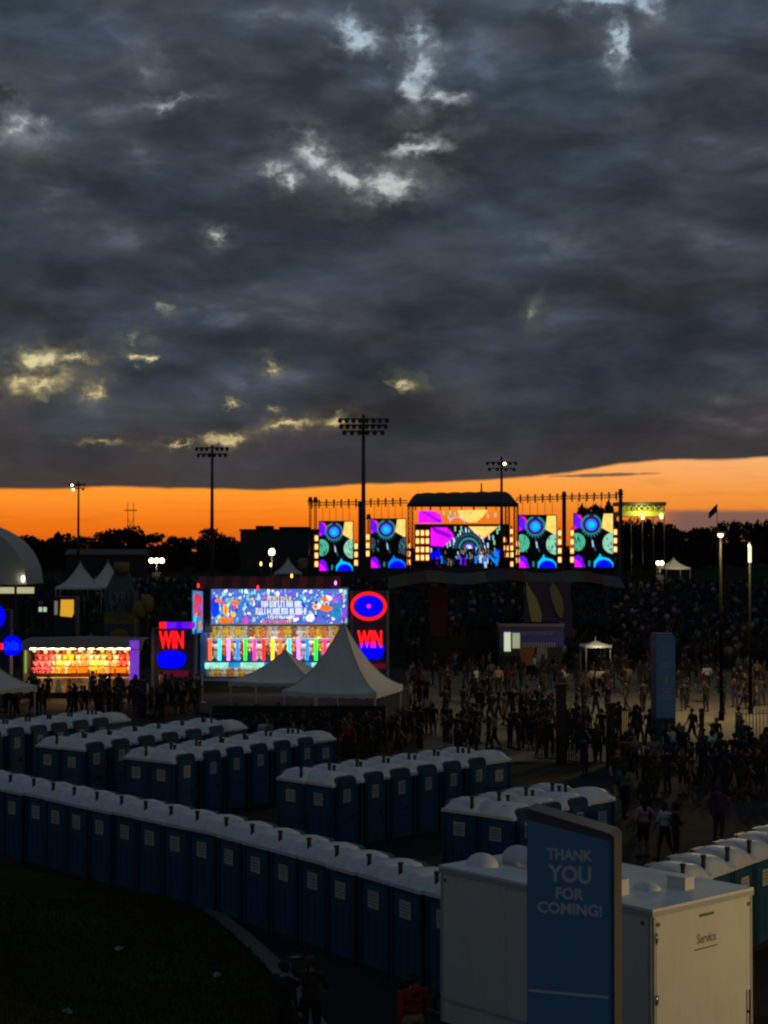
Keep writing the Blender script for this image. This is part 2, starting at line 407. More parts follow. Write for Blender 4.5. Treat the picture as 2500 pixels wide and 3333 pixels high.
def toilet_meshes(wm, dm):
    mb = MB(); w, d, h = TW / 2 - .03, TD / 2 - .03, TH
    mb.box((-w, -d, .14), (w, d, h - .02), 0)
    for sx in (-1, 1):
        for sy in (-1, 1):                      # corner posts stand proud of the panels
            x, y = sx * (w - .02), sy * (d - .02); mb.box((x - .05, y - .05, .13), (x + .05, y + .05, h), 1)
        for k in (-1, 0, 1):                    # ribs pressed into the side walls
            mb.box((sx * w - .012, k * .3 - .06, .3), (sx * w + .012, k * .3 + .06, 1.25), 0)
    for k in (-1, 0, 1): mb.box((k * .28 - .06, d - .01, .3), (k * .28 + .06, d + .012, 1.25), 0)
    mb.box((-w - .012, -d - .012, h - .10), (w + .012, d + .012, h - .025), 1)
    body = mb.mesh('body', [wm, dm])
    mb = MB(); mb.box((-w - .03, -d - .03, .0), (w + .03, d + .03, .135), 0); base = mb.mesh('base', [black_m])
    mb = MB()                                   # moulded dome roof with a skirt
    def rf(u, v):
        x, y = (u * 2 - 1), (v * 2 - 1)
        prof = (1 - abs(x) ** 2.4) * (1 - abs(y) ** 6)
        ridge = .035 * math.exp(-((abs(x) - .55) / .12) ** 2) * (1 - abs(y) ** 6)
        return (x * (w + .05), y * (d + .05), h + .05 + .29 * prof + ridge)
    mb.grid(rf, 12, 10)
    W2, D2 = w + .05, d + .05
    for a, b in (((-W2, -D2), (W2, -D2)), ((W2, -D2), (W2, D2)), ((W2, D2), (-W2, D2)), ((-W2, D2), (-W2, -D2))):
        mb.poly([(a[0], a[1], h - .03), (b[0], b[1], h - .03), (b[0], b[1], h + .05), (a[0], a[1], h + .05)])
    roof = mb.mesh('roof', [roof_m])
    mb = MB()                                   # door surround that bulges up into the roof
    prof = [(-.42, .16), (.42, .16), (.42, 2.16), (.36, 2.26), (.25, 2.31), (-.25, 2.31), (-.36, 2.26), (-.42, 2.16)]
    mb.prism([(x, -d - .075, z) for x, z in prof], (0, .16, 0), 0)
    surround = mb.mesh('door_surround', [dm])
    mb = MB(); prof = [(-.34, .2), (.34, .2), (.34, 2.02), (.28, 2.1), (-.28, 2.1), (-.34, 2.02)]
    mb.prism([(x, -d - .10, z) for x, z in prof], (0, .03, 0), 0)
    for z0, z1 in ((.3, .95), (1.05, 1.42)): mb.box((-.24, -d - .112, z0), (.24, -d - .0995, z1), 0)
    door = mb.mesh('door', [wm])
    mb = MB(); mb.box((.22, -d - .14, 1.0), (.28, -d - .1001, 1.14), 0); handle = mb.mesh('handle', [black_m])
    mb = MB(); mb.tube((0, 0, 2.16), (0, 0, 2.46), .05, .05, 8); mb.tube((0, 0, 2.46), (0, 0, 2.50), .075, .06, 8); pipe = mb.mesh('vent_pipe', [black_m])
    return body, base, roof, surround, door, handle, pipe
TM = {'blue': toilet_meshes(wall_m, dark_m), 'teal': toilet_meshes(teal_m, teal_d)}
def make_toilet(kind):
    body, base, roof, surround, door, handle, pipe = TM[kind]; d = TD / 2
    t = thing('portable_toilet', 'x', 'toilet')
    link('body', body, t); link('base', base, t); link('roof', roof, t)
    s = link('door_surround', surround, t); dd = link('door', door, t)
    link('handle', handle, dd); link('notice', NOT_B, dd, (0, -d - .072, 1.72))
    link('notice', NOT_A, t, (0, d - .014, 1.60), math.pi)
    link('notice', NOT_A, t, (-TW / 2 + .014, 0, 1.60), -math.pi / 2)
    link('notice', NOT_A, t, (TW / 2 - .014, 0, 1.60), math.pi / 2)
    link('vent_pipe', pipe, t, (TW / 2 - .10, d - .22, 0))
    return t
proto = {}
OBST = []          # discs people must keep clear of
def put_toilet(x, y, n, label, group, kind='blue', jig=1.0):
    if kind not in proto: proto[kind] = t = make_toilet(kind)
    else: t = copy_tree(proto[kind])
    t.location = (x + R.uniform(-.03, .03), y + R.uniform(-.03, .03), 0.0); t.rotation_euler = (R.uniform(-.008, .008), R.uniform(-.008, .008), math.atan2(n[0], -n[1]) + R.uniform(-.03, .03) * jig)
    tag(t, label, 'toilet', group); OBST.append((x, y, .95)); return t
# long front row, backs to the viewer, from the trailer to the frame edge, with a kink
pts = []
a, b = Vector((1.55, 33.35)), Vector((-4.17, 41.3)); u1 = (b - a).normalized(); l1 = (b - a).length
n1 = int(l1 / 1.19)
for i in range(n1): pts.append((a + u1 * (.6 + i * l1 / n1), u1))
c = Vector((-13.6, 51.5)); u2 = (c - b).normalized(); l2 = (c - b).length; n2 = int(l2 / 1.15)
for i in range(n2): pts.append((b + u2 * (.62 + i * l2 / n2), u2))
for i, (p, u) in enumerate(pts):
    face = Vector((-u.y, u.x))                  # towards the grass (and the viewer)
    if face.y > 0: face = -face
    q = p - face * (TD / 2)
    put_toilet(q.x, q.y, (-face.x, -face.y), f'blue portable toilet seen from behind, {ORD[i]} from the trailer in the grass-side row',
               'long row of toilets beside the grass')
def double_row(P1, P2, PE, n, where, teal=(), n_back=None):
    u = (PE - P2).normalized(); nr = Vector((u.y, -u.x)); ln = (PE - P2).length; st = ln / n
    for i in range(n):
        p = P2 + u * (st * (i + .5)) - nr * (TD / 2)
        nn = (nr.x, nr.y) if i < n - 1 else (u.x, u.y)
        put_toilet(p.x, p.y, nn, f'{"teal" if i in teal else "blue"} portable toilet, {ORD[i]} along the door side of the {where}',
                   f'toilets in the {where}', 'teal' if i in teal else 'blue')
    for i in range(n_back or n):
        p = P2 + u * (st * (i + .5)) - nr * (TD * 1.5 + .03)
        put_toilet(p.x, p.y, (-nr.x, -nr.y), f'blue portable toilet, {ORD[i]} along the rear side of the {where}', f'toilets in the {where}')
def g2(px, py, z=2.05): p = G(px, py, z); return Vector((p.x, p.y))
double_row(g2(407, 2473), g2(561, 2485), g2(1096, 2408), 7, 'double row below the pointed tents')
double_row(g2(893, 2537), g2(1078, 2560), g2(1663, 2475), 7, 'central double row')
double_row(g2(117, 2436), g2(264, 2445), g2(810, 2370), 7, 'double row with teal doors', teal=(2, 3, 4, 5))
double_row(g2(1438, 2632), g2(1664, 2669), g2(2003, 2603), 4, 'short double row behind the sign')
uA = (g2(810, 2370) - g2(264, 2445)).normalized(); eA = g2(425, 2345)
double_row(None, eA - uA * 9.2, eA, 8, 'far double row below orange booth')
uF = Vector((1.78, 2.46)).normalized(); pF = Vector((7.18, 36.0))
for i in range(-1, 6):
    nr = Vector((uF.y, -uF.x)); p = pF + uF * (1.17 * i + .5) - nr * (TD / 2)
    put_toilet(p.x, p.y, (-nr.x, -nr.y), f'teal portable toilet, {ORD[i + 1]} along the lit row behind the white trailer', 'row of toilets behind the trailer', 'teal')

# ------------------------------------------------------------------ white service trailer
tr_m = mat('trailer_white', (0.66, 0.65, 0.61), 0.5, 0.05, 1.2, bump=0.02)
def weather(m, amount, scale=(1, 1, .25), col=(.25, .2, .14)):       # streaks of grime run down the sheet
    t_ = m.node_tree; b_ = t_.nodes['Principled BSDF']; src = b_.inputs['Base Color'].links[0].from_socket
    tc_ = t_.nodes.new('ShaderNodeTexCoord'); mp = t_.nodes.new('ShaderNodeMapping'); mp.inputs['Scale'].default_value = scale; ns_ = t_.nodes.new('ShaderNodeTexNoise')
    ns_.inputs['Scale'].default_value = 5.0; ns_.inputs['Detail'].default_value = 8; ns_.inputs['Roughness'].default_value = .65
    t_.links.new(tc_.outputs['Object'], mp.inputs[0]); t_.links.new(mp.outputs[0], ns_.inputs[0])
    mr = t_.nodes.new('ShaderNodeMapRange'); mr.inputs[1].default_value = .5; mr.inputs[2].default_value = .8; mr.inputs[4].default_value = amount; t_.links.new(ns_.outputs[0], mr.inputs[0])
    mx = t_.nodes.new('ShaderNodeMix'); mx.data_type = 'RGBA'; t_.links.new(mr.outputs[0], mx.inputs[0]); t_.links.new(src, mx.inputs[6]); mx.inputs[7].default_value = (*col, 1)
    t_.links.new(mx.outputs[2], b_.inputs['Base Color'])
weather(tr_m, .22)
weather(roof_m, .5, (1, 1, 1), (.30, .30, .29)); weather(wall_m, .6, (1, 1, .3), (.02, .035, .05))
tr_trim = mat('trailer_trim', (0.42, 0.43, 0.43), 0.4, 0.08, 4.0)
tr_roof = mat('trailer_roof', (0.72, 0.74, 0.77), 0.6, 0.12, 1.5)
steel = mat('bare_steel', (0.55, 0.55, 0.55), 0.25, 0.1, 5.0, metal=1.0)
dark_metal = mat('dark_metal', (0.03, 0.03, 0.032), 0.5, 0.2)
T = thing('service_trailer', 'white box trailer with a lit cream end and Service lettering, behind the blue sign', 'trailer', (4.39, 27.1, 0), math.radians(41.2))
LX, LY, Z0, Z1 = 2.69, 5.07, .40, 3.27
mb = MB(); b = .05
for i in range(1):
    oct_ = [(b, 0), (LX - b, 0), (LX, b), (LX, LY - b), (LX - b, LY), (b, LY), (0, LY - b), (0, b)]
    mb.prism([(x, y, Z0) for x, y in oct_][::-1], (0, 0, Z1 - Z0 - .03), 0)
mb.build('shell', tr_m, T)
mb = MB(); mb.box((-.02, -.02, Z1 - .035), (LX + .02, LY + .02, Z1 + .012), 0); mb.build('roof', tr_roof, T)
mb = MB()
for (x0, y0, x1, y1) in ((-.022, -.022, LX + .022, -.002), (-.022, LX and -.002, -.002, LY + .02)): mb.box((x0, y0, Z1 - .12), (x1, y1, Z1 - .036), 0)
mb.box((-.014, .06, .80), (-.001, LY - .06, .83), 0); mb.box((-.014, .02, Z0), (-.001, .07, Z1 - .13), 0); mb.box((-.014, LY - .07, Z0), (-.001, LY - .02, Z1 - .13), 0)
mb.box((.02, -.014, Z0), (.07, -.001, Z1 - .13), 0); mb.box((LX - .07, -.014, Z0), (LX - .02, -.001, Z1 - .13), 0)
mb.build('edge_trim', tr_trim, T)
for k in range(3):                               # wall panels of the long side
    mb = MB(); y0 = .09 + k * (LY - .18) / 3; y1 = y0 + (LY - .18) / 3 - .012
    mb.box((-.009, y0, .845), (-.0005, y1, Z1 - .14)); mb.build('wall_panel', tr_m, T)
mb = MB(); mb.box((.085, -.012, .5), (LX - .085, -.0005, Z1 - .16)); dr = mb.build('door', tr_m, T)
text('Service', .52, .17, mat('lettering_grey', (0.20, 0.195, 0.18), .6), dr, (LX * .52, -.0125, 2.62), .004, .02)
mb = MB(); mb.box((LX * .52 - .2, -.017, 2.98), (LX * .52 + .2, -.0121, 3.03)); mb.box((LX * .52 - .33, -.0165, 2.44), (LX * .52 + .3, -.0121, 2.46)); mb.build('name_plate', mat('plate_brown', (.12, .09, .05), .6), dr)
for x in (.16, LX - .16):
    mb = MB(); mb.tube((x, -.06, .75), (x, -.06, 1.55 if x > 1 else 1.25), .018, None, 8); mb.box((x - .02, -.06, .8), (x + .02, -.0121, .84)); mb.box((x - .02, -.06, 1.15), (x + .02, -.0121, 1.19)); mb.build('handle', dark_metal, dr)
for x, y in ((.13, Z1 - .25), (LX - .13, Z1 - .25)):
    mb = MB(); mb.box((x - .03, -.035, y - .03), (x + .03, -.0005, y + .03)); mb.build('marker_light', mat('marker_amber', (.25, .12, .05), .4), T)
for y in (.2, LY - .15):
    mb = MB(); mb.box((-.035, y - .03, Z1 - .27), (-.0005, y + .03, Z1 - .21)); mb.build('marker_light', MATS['marker_amber'], T)
mb = MB()
for i in range(34):
    y = .05 + i * (LY - .1) / 33
    for z in (Z1 - .165, .87): mb.ball((-.0145, y, z), (.006, .011, .011), 0, 6, 4)
for i in range(20):
    z = .55 + i * (Z1 - .8) / 19
    for x in (.045, LX - .045): mb.ball((x, -.0145, z), (.011, .006, .011), 0, 6, 4)
tag(mb.build('rivets', tr_trim, T), None, None, None, 'stuff')
for z in (.8, 1.8, 2.8):
    mb = MB(); mb.tube((.075, -.022, z - .09), (.075, -.022, z + .09), .016, None, 8); mb.box((.03, -.02, z - .07), (.13, -.0125, z + .07)); mb.build('hinge', steel, dr)
mb = MB(); mb.ball((.6, 4.55, Z1 + .012), (.26, .36, .22), 0, 14, 8); mb.build('roof_vent', tr_roof, T)
mb = MB()
def ac(u, v): return (1.3 - .35 * math.cos(math.pi * u), 3.65 + v * .75, Z1 + .02 + .30 * math.sin(math.pi * u) ** .6)
mb.grid(ac, 10, 4); mb.box((.96, 3.66, Z1 + .013), (1.64, 4.39, Z1 + .08)); mb.prism([(1.3 - .35 * math.cos(math.pi * i / 8), 3.648, Z1 + .02 + .30 * math.sin(math.pi * i / 8) ** .6) for i in range(9)], (0, .02, 0)); mb.build('air_conditioner', steel, T)
mb = MB(); mb.box((.35, 1.02, Z1 + .013), (.62, 1.3, Z1 + .28)); mb.build('roof_box', tr_m, T)
mb = MB(); mb.box((1.6, .6, Z1 + .013), (1.85, 1.0, Z1 + .2)); mb.box((1.58, .58, Z1 + .2), (1.87, 1.02, Z1 + .23)); mb.build('roof_hatch', tr_m, T)
mb = MB(); mb.ball((1.25, 1.15, Z1 + .012), (.2, .28, .10), 0, 12, 6); mb.build('roof_vent', tr_roof, T)
for y in (2.1, 2.95):
    for x in (.18, LX - .18):
        mb = MB(); mb.tube((x - .1, y, .36), (x + .1, y, .36), .36, None, 18); w_ = mb.build('wheel', black_m, T)
        mb = MB(); mb.tube((x - .11, y, .36), (x + .11, y, .36), .18, None, 12); mb.build('rim', steel, w_)
mb = MB(); mb.box((.3, .1, .28), (.42, LY + .9, .398)); mb.box((LX - .42, .1, .28), (LX - .3, LY + .9, .398)); mb.tube((LX / 2, LY + 1.6, .02), (LX / 2, LY + 1.6, .55), .04); mb.tube((.36, LY + .9, .34), (LX / 2, LY + 1.6, .34), .05); mb.tube((LX - .36, LY + .9, .34), (LX / 2, LY + 1.6, .34), .05)
mb.build('chassis', dark_metal, T)
OBST += [(3.5, 29.5, 2.6), (2.6, 31.0, 2.0), (4.8, 28.6, 2.2)]

# ------------------------------------------------------------------ blue information pylons
sign_blue = mat('sign_blue', (0.115, 0.29, 0.48), 0.45, 0.06, 1.0)
sign_frame = mat('sign_frame_grey', (0.085, 0.085, 0.09), 0.5, 0.1, 3.0)
sign_white = mat('sign_white', (0.66, 0.67, 0.68), 0.5, 0.06)
sign_dark = mat('sign_dark_blue', (0.02, 0.05, 0.11), 0.5, 0.1)
sp = P(1853, 2800, 23.5)
S = thing('information_pylon', 'tall blue pylon reading THANK YOU FOR COMING! with a slanted top', 'sign', (sp.x, sp.y, 0), math.radians(-19))
hw, dp = .615, .55
zl, zr = 5.46, 5.17
mb = MB(); mb.prism([(-hw, 0, 0), (hw + .03, 0, 0), (hw + .03, 0, zr - .06), (hw - .03, 0, zr), (-hw, 0, zl)], (0, dp, 0)); mb.build('frame', sign_frame, S)
mb = MB(); mb.prism([(-hw + .015, -.02, 0.05), (hw - .045, -.02, 0.05), (hw - .045, -.02, zr - .11), (-hw + .015, -.02, zl - .17)], (0, .0195, 0)); fp = mb.build('face_panel', sign_blue, S)
mb = MB(); mb.box((hw - .044, -.024, 0.05), (hw - .02, 0, zr - .1)); mb.build('edge_strip', mat('edge_strip_blue', (.06, .2, .42), .4), S)
for body, w, h, z in (('THANK', .66, .155, 4.86), ('YOU', .62, .245, 4.585), ('FOR', .40, .17, 4.31), ('COMING!', .93, .165, 4.095)):
    text(body, w, h, sign_white, fp, (0.01, -.0205, z - .02), .006, .03)
mb = MB(); mb.box((-hw + .02, -.026, 2.86), (hw - .05, -.0202, 2.895)); mb.build('stripe', sign_white, fp)
OBST.append((sp.x, sp.y, .9))
fpn = G(2168, 2440)
S2 = thing('information_pylon', 'distant blue pylon with a round emblem, standing among people by the gate', 'sign', (fpn.x, fpn.y, 0), math.radians(18))
h2 = 5.35
mb = MB(); mb.prism([(-.5, 0, 0), (.5, 0, 0), (.5, 0, h2 - .2), (.42, 0, h2 - .05), (-.5, 0, h2)], (0, .5, 0)); mb.build('frame', sign_dark, S2)
mb = MB(); mb.prism([(-.49, -.02, 1.45), (.48, -.02, 1.45), (.48, -.02, h2 - .22), (.4, -.02, h2 - .1), (-.49, -.02, h2 - .06)], (0, .0195, 0)); f2 = mb.build('face_panel', sign_blue, S2)
mb = MB()
for i in range(14):
    t0, t1 = math.radians(50 + i * 19), math.radians(50 + (i + 1) * 19)
    mb.poly([(.19 * math.cos(t0), -.025, 4.5 + .27 * math.sin(t0)), (.19 * math.cos(t1), -.025, 4.5 + .27 * math.sin(t1)), (.14 * math.cos(t1), -.025, 4.5 + .21 * math.sin(t1)), (.14 * math.cos(t0), -.025, 4.5 + .21 * math.sin(t0))])
mb.build('emblem', mat('sign_pale', (.34, .38, .42), .5), f2)
mb = MB()
mb.box((-.1, -.026, 3.05), (.1, -.0205, 3.4))
for i, w in enumerate((.26, .2, .3, .24)): mb.box((-w, -.026, 2.75 - i * .14), (w, -.0205, 2.81 - i * .14))
for i, w in enumerate((.24, .28)): mb.box((-w, -.026, 3.95 - i * .14), (w, -.0205, 4.0 - i * .14))
mb.build('lettering', MATS['sign_pale'], f2)
OBST.append((fpn.x, fpn.y, .9))

# low lamp beyond the frame edge that lights the trailer's end wall
LP = thing('street_lamp', 'short grey lamp post with a lit warm head beside the trailer', 'street lamp', (17.5, 23.5, 0))
mb = MB(); mb.tube((0, 0, 0), (0, 0, 4.0), .08, .05, 10); mb.tube((0, 0, 0), (0, 0, .3), .14, .12, 10); mb.build('post', dark_metal, LP)
mb = MB(); mb.box((-.25, -.16, 4.0), (.25, .16, 4.1)); mb.build('lamp_head', dark_metal, LP)
mb = MB(); mb.box((-.22, -.13, 3.95), (.22, .13, 3.998)); mb.build('lens', emit('lens_warm', (1, .78, .42), 12), LP)
lamp_light('lamp_bulb', 'POINT', (-.1, 0, 3.6), 2000, (1.0, .68, .27), LP, .12)

# ------------------------------------------------------------------ far trees, building, masts
bark = mat('bark', (0.03, 0.024, 0.018), 0.9, 0.3)
LEAF = [mat('leaf_a', (0.022, 0.030, 0.012), 1.0, 0.4, 0.4, spec=0.05), mat('leaf_b', (0.017, 0.026, 0.013), 1.0, 0.4, 0.4, spec=0.05)]
def crown_mesh(seed, w, h, n=1500):
    r = random.Random(seed); mb = MB(); clumps = []
    for i in range(r.randint(9, 13)):
        t = r.random(); rad = (0.35 + 0.65 * math.sin(math.pi * min(1, t * .85 + .15))) * w * .36
        a = r.uniform(0, 6.28); q = r.random() ** .5 * rad
        clumps.append((q * math.cos(a), q * math.sin(a), h * (.16 + .70 * t), r.uniform(.15, .26) * w, r.uniform(.11, .18) * h))
    for i in range(n):
        cx, cy, cz, cr, ch = r.choice(clumps)
        th = r.uniform(0, 6.28); ph = math.acos(r.uniform(-1, 1)); q = r.random() ** .4
        c = Vector((cx + cr * q * math.sin(ph) * math.cos(th), cy + cr * q * math.sin(ph) * math.sin(th), cz + ch * q * math.cos(ph)))
        s_ = r.uniform(.03, .062) * w; a1 = Vector((r.uniform(-1, 1), r.uniform(-1, 1), r.uniform(-1, 1))).normalized() * s_; a2 = a1.orthogonal().normalized() * s_ * r.uniform(.5, .9)
        mb.poly([c - a1, c - a2 * .9, c + a1, c + a2], i % 2)
    tk = MB(); tk.tube((0, 0, -.3), (0, 0, h * .45), .035 * h * .6, .02 * h * .5, 8); tk.tube((0, 0, h * .45), (.02 * w, 0, h * .8), .01 * h, .003 * h, 6)
    for c in clumps[:6]: tk.tube((0, 0, h * .3), (c[0], c[1], c[2]), .008 * h, .002 * h, 5)
    return mb.mesh('crown', LEAF), tk.mesh('trunk', [bark])
CROWNS = [crown_mesh(40 + i, 1.0, 1.0) for i in range(7)]
def tree(px, ytop, wpx, Y, label, i, group):
    b = P(px, 1790, Y); top = P(px, ytop, Y).z; z0 = terrain(Y); h = top - z0
    t = thing('broadleaf_tree', label, 'tree', (b.x, Y, z0), R.uniform(0, 6.28), group)
    w = wpx * Y / FPX
    cr, tk = CROWNS[i % len(CROWNS)]
    c = link('crown', cr, t); k = link('trunk', tk, t); c.scale = k.scale = (w, w, h * 1.02)
LT = [(15, 1722, 110), (85, 1742, 120), (150, 1745, 110), (205, 1722, 90), (262, 1735, 120), (325, 1728, 100), (380, 1722, 130), (445, 1708, 120),
      (515, 1735, 120), (575, 1738, 110), (640, 1742, 90), (690, 1705, 100), (735, 1745, 90), (780, 1760, 90), (-20, 1735, 110)]
for i, (x, y, w) in enumerate(LT):
    tree(x, y, w * 1.25, 420 + 40 * R.random(), f'dark broadleaf tree, {ORD[i]} along the black treeline under the orange sky', i, 'dark treeline against the sunset')
for i in range(16):
    x = 40 + i * 60 + R.uniform(-25, 25)
    tree(x, 1775 + R.uniform(-12, 12), 130, 395 + 12 * R.random(), f'low dark bushy tree, {ORD[i]} along the foot of the black treeline', i + 3, 'low trees under the treeline')
for i, (x, y, w) in enumerate([(1905, 1628, 90), (1960, 1615, 110), (1995, 1640, 80), (1930, 1665, 120), (2025, 1690, 90), (2070, 1684, 100), (2115, 1690, 100), (2160, 1688, 100)]):
    tree(x, y, w * 1.2, 330 + 6 * i, f'tall dark tree, {ORD[i]} of the clump behind the outermost stage screen', i + 2, 'trees behind the stage screens')
for i in range(13):
    x = 2060 + i * 38 + R.uniform(-10, 10)
    tree(x, (1708 if i < 9 else 1695) + R.uniform(-12, 10), 95, 560 + 50 * R.random(), f'distant dark tree, {ORD[i]} along the low treeline below the grey cloud bank', i, 'far treeline beyond the stage')
for i in range(14):
    x = 1010 + i * 75 + R.uniform(-20, 20)
    tree(x, 1772 + R.uniform(-10, 10), 130, 400 + 30 * R.random(), f'dark tree seen in glimpses, {ORD[i]} along the ground behind the stage', i + 1, 'trees behind the stage')
for i in range(10):
    x = 2040 + i * 52
    tree(x, 1752 + R.uniform(-10, 10), 120, 430 + 30 * R.random(), f'low dark tree, {ORD[i]} along the foot of the far treeline', i + 5, 'low trees under the far treeline')

bl_m = mat('dark_cladding', (0.030, 0.029, 0.028), 0.8, 0.15, 0.3); bl_r = mat('dark_roofing', (0.02, 0.02, 0.02), 0.9, 0.2)
BY = 385
b0, b1 = P(782, 1722, BY), P(1035, 1722, BY); zb = terrain(BY)
B = thing('warehouse', 'dark flat-roofed building block between the treeline and the stage', 'building', (b0.x, BY, zb))
wd, hh = b1.x - b0.x, b0.z - zb
mb = MB(); mb.box((0, 0, 0), (wd, 14, hh - .4)); mb.build('wall', bl_m, B)
mb = MB(); mb.box((-.2, -.2, hh - .4), (wd + .2, 14.2, hh)); mb.box((3.5, 1.5, hh), (7.5, 6, hh + .8)); mb.box((9, 1, hh), (wd - 2, 7, hh + .55)); mb.build('roof', bl_r, B)
for k in range(4):
    mb = MB(); mb.box((1.5 + k * 4, -.06, 1.0), (3.6 + k * 4, -.001, 3.4)); mb.build('window', mat('dark_glass', (.02, .022, .025), .15, .05), B)
B2 = thing('shed', 'low pale shed roof in the dark behind the white peaked tents', 'building', (*P(300, 1790, 380).to_2d(), terrain(380)))
mb = MB(); mb.box((-6, 0, 0), (12, 8, 4.2)); mb.build('wall', bl_m, B2); mb = MB(); mb.prism([(-6.4, -.4, 4.2), (12.4, -.4, 4.2), (12.4, 4, 5.4), (-6.4, 4, 5.4)], (0, 0, .2)); mb.build('roof', mat('shed_roof', (.09, .09, .09), .8), B2)

pole_m = mat('galvanised_pole', (0.05, 0.05, 0.055), 0.6, 0.15)
hm = P(425, 1790, 520)
PY = thing('power_pole', 'twin-pole power line frame rising thin and dark above the treeline', 'power pole', (hm.x, 520, terrain(520)))
ht = P(425, 1636, 520).z - terrain(520)
for x in (-.9, .9):
    mb = MB(); mb.tube((x, 0, 0), (x, 0, ht), .16, .1, 6); mb.build('pole', pole_m, PY)
mb = MB(); mb.box((-2, -.1, ht - 2.6), (2, .1, ht - 2.3)); mb.tube((-.9, 0, ht - 5), (.9, 0, ht - 9), .07); mb.tube((.9, 0, ht - 5), (-.9, 0, ht - 9), .07); mb.build('crossarm', pole_m, PY)

lens_off = mat('lens_off', (0.10, 0.10, 0.11), 0.3, 0.1)
lit_white = emit('flood_white', (1.0, .86, .52), 9.0)
def flood_pole(px, ytop, Y, rows, label, lit=()):
    z0 = terrain(Y); b = P(px, 1790, Y); h = P(px, ytop, Y).z - z0; s_ = Y / FPX
    t = thing('floodlight_mast', label, 'floodlight mast', (b.x, Y, z0), 0, 'sports floodlight masts')
    mb = MB(); mb.tube((0, 0, 0), (0, 0, h), .34, .17, 10); mb.build('mast', pole_m, t)
    k = 0
    for j, (n, half, dy, skip) in enumerate(rows):
        z = h - dy * s_; hw_ = half * s_
        mb = MB(); mb.box((-hw_ - .2, -.08, z - .08), (hw_ + .2, .08, z + .08)); mb.build('crossbar', pole_m, t)
        for i in range(n):
            x = -hw_ + 2 * hw_ * i / (n - 1)
            if abs(x) < skip: continue
            mb = MB(); r = .26
            mb.tube((x, -.5, z - .25), (x, .12, z - .02), r, .2, 10, 0); mb.tube((x, -.14, z - .08), (x, -.1, z + .1), .07, None, 6, 0); fx = mb.build('floodlight', dark_metal, t)
            mb = MB(); mb.tube((x, -.53, z - .265), (x, -.505, z - .255), r * .88, None, 10)
            mb.build('lens', lit_white if (j, i) in lit else lens_off, fx); k += 1
flood_pole(1183, 1350, 181, [(8, 76, 14, .3), (8, 72, 34, .3), (6, 62, 54, .3)], 'tallest floodlight mast with three rows of unlit lamps, before the stage')
flood_pole(690, 1448, 233, [(7, 50, 10, .3), (6, 44, 30, .3)], 'unlit floodlight mast above the treeline with two rows of lamps')
flood_pole(1633, 1487, 262, [(6, 46, 18, .3), (4, 40, 38, .3)], 'floodlight mast over the stage roof with a single lamp lit', lit={(0, 3)})
flood_pole(255, 1568, 362, [(4, 20, 8, .1), (3, 16, 22, .1)], 'farthest floodlight mast with its end lamp lit, above the treeline', lit={(0, 0), (1, 0)})
def light_tower(px, py, Y, label, power, heads=2, r=.35):
    z0 = terrain(Y); p = P(px, py, Y); h = p.z - z0
    t = thing('light_tower', label, 'light tower', (p.x, Y, z0), 0, 'lit portable light towers')
    mb = MB(); mb.tube((0, 0, .6), (0, 0, h), .09, .06, 8); mb.build('mast', dark_metal, t)
    mb = MB(); mb.box((-.8, -.6, .25), (.8, .6, 1.2)); mb.tube((-.8, 0, .25), (-.8, .1, .25), .25, None, 10); mb.tube((.8, 0, .25), (.8, .1, .25), .25, None, 10); mb.build('trailer_base', dark_metal, t)
    for i in range(heads):
        x = (i - (heads - 1) / 2) * r * 2.1
        mb = MB(); mb.box((x - r, -.1, h - .05), (x + r, .2, h + r * 1.9)); hd = mb.build('lamp_head', dark_metal, t)
        mb = MB(); mb.ball((x, -.12, h + r * .9), (r * .9, .3, r * 1.0), 0, 12, 8); mb.build('lens', lit_white, hd)
    lamp_light('lamp_glow', 'POINT', (0, -.9, h - .3), power, (1, .82, .5), t, .3)
light_tower(510, 1832, 330, 'bright portable light tower below the treeline, above the bottle-like carton', 900, 3, .5)
light_tower(885, 1806, 300, 'bright portable light tower between the dark building and the striped awning', 700, 1, .6)
light_tower(2148, 1838, 300, 'bright portable light tower beside the small lit white tent', 900, 2, .35)

# ------------------------------------------------------------------ stage
truss_m = mat('truss_black', (0.02, 0.02, 0.021), 0.5, 0.2); canopy_m = mat('stage_canopy', (0.028, 0.028, 0.032), 0.7, 0.3, 0.3)
SY = 290.0
E = {k: emit('led_' + k, lin(*c), s, .32, 1.6) for k, (c, s) in {
    'magenta': ((245, 20, 255), 1.1), 'purple': ((110, 20, 255), 1.1), 'red': ((255, 40, 90), 1.1), 'cream': ((255, 214, 110), 1.15), 'amber': ((255, 150, 40), 1.1), 'cyan': ((10, 205, 255), 1.1),
    'blue': ((5, 12, 255), 1.2), 'sky': ((10, 130, 255), 1.1), 'green': ((80, 190, 150), 1.0), 'pale': ((150, 220, 185), 1.0), 'white': ((245, 245, 250), 1.3),
    'teal': ((40, 140, 150), 1.0), 'ice': ((190, 220, 255), 1.1), 'tan': ((150, 130, 95), 1.0), 'dim': ((30, 32, 44), 1.0), 'slate': ((52, 70, 92), 1.0), 'dviolet': ((150, 10, 215), 1.0)}.items()}
EK = list(E); EM = [E[k] for k in EK]; EI = {k: i for i, k in enumerate(EK)}
blinder = emit('blinder_warm', (1.0, .62, .22), 1.9); blinder_rim = emit('blinder_rim', (1.0, .22, .015), .9)
def pxp(x, y, Y): return P(x, y, Y)
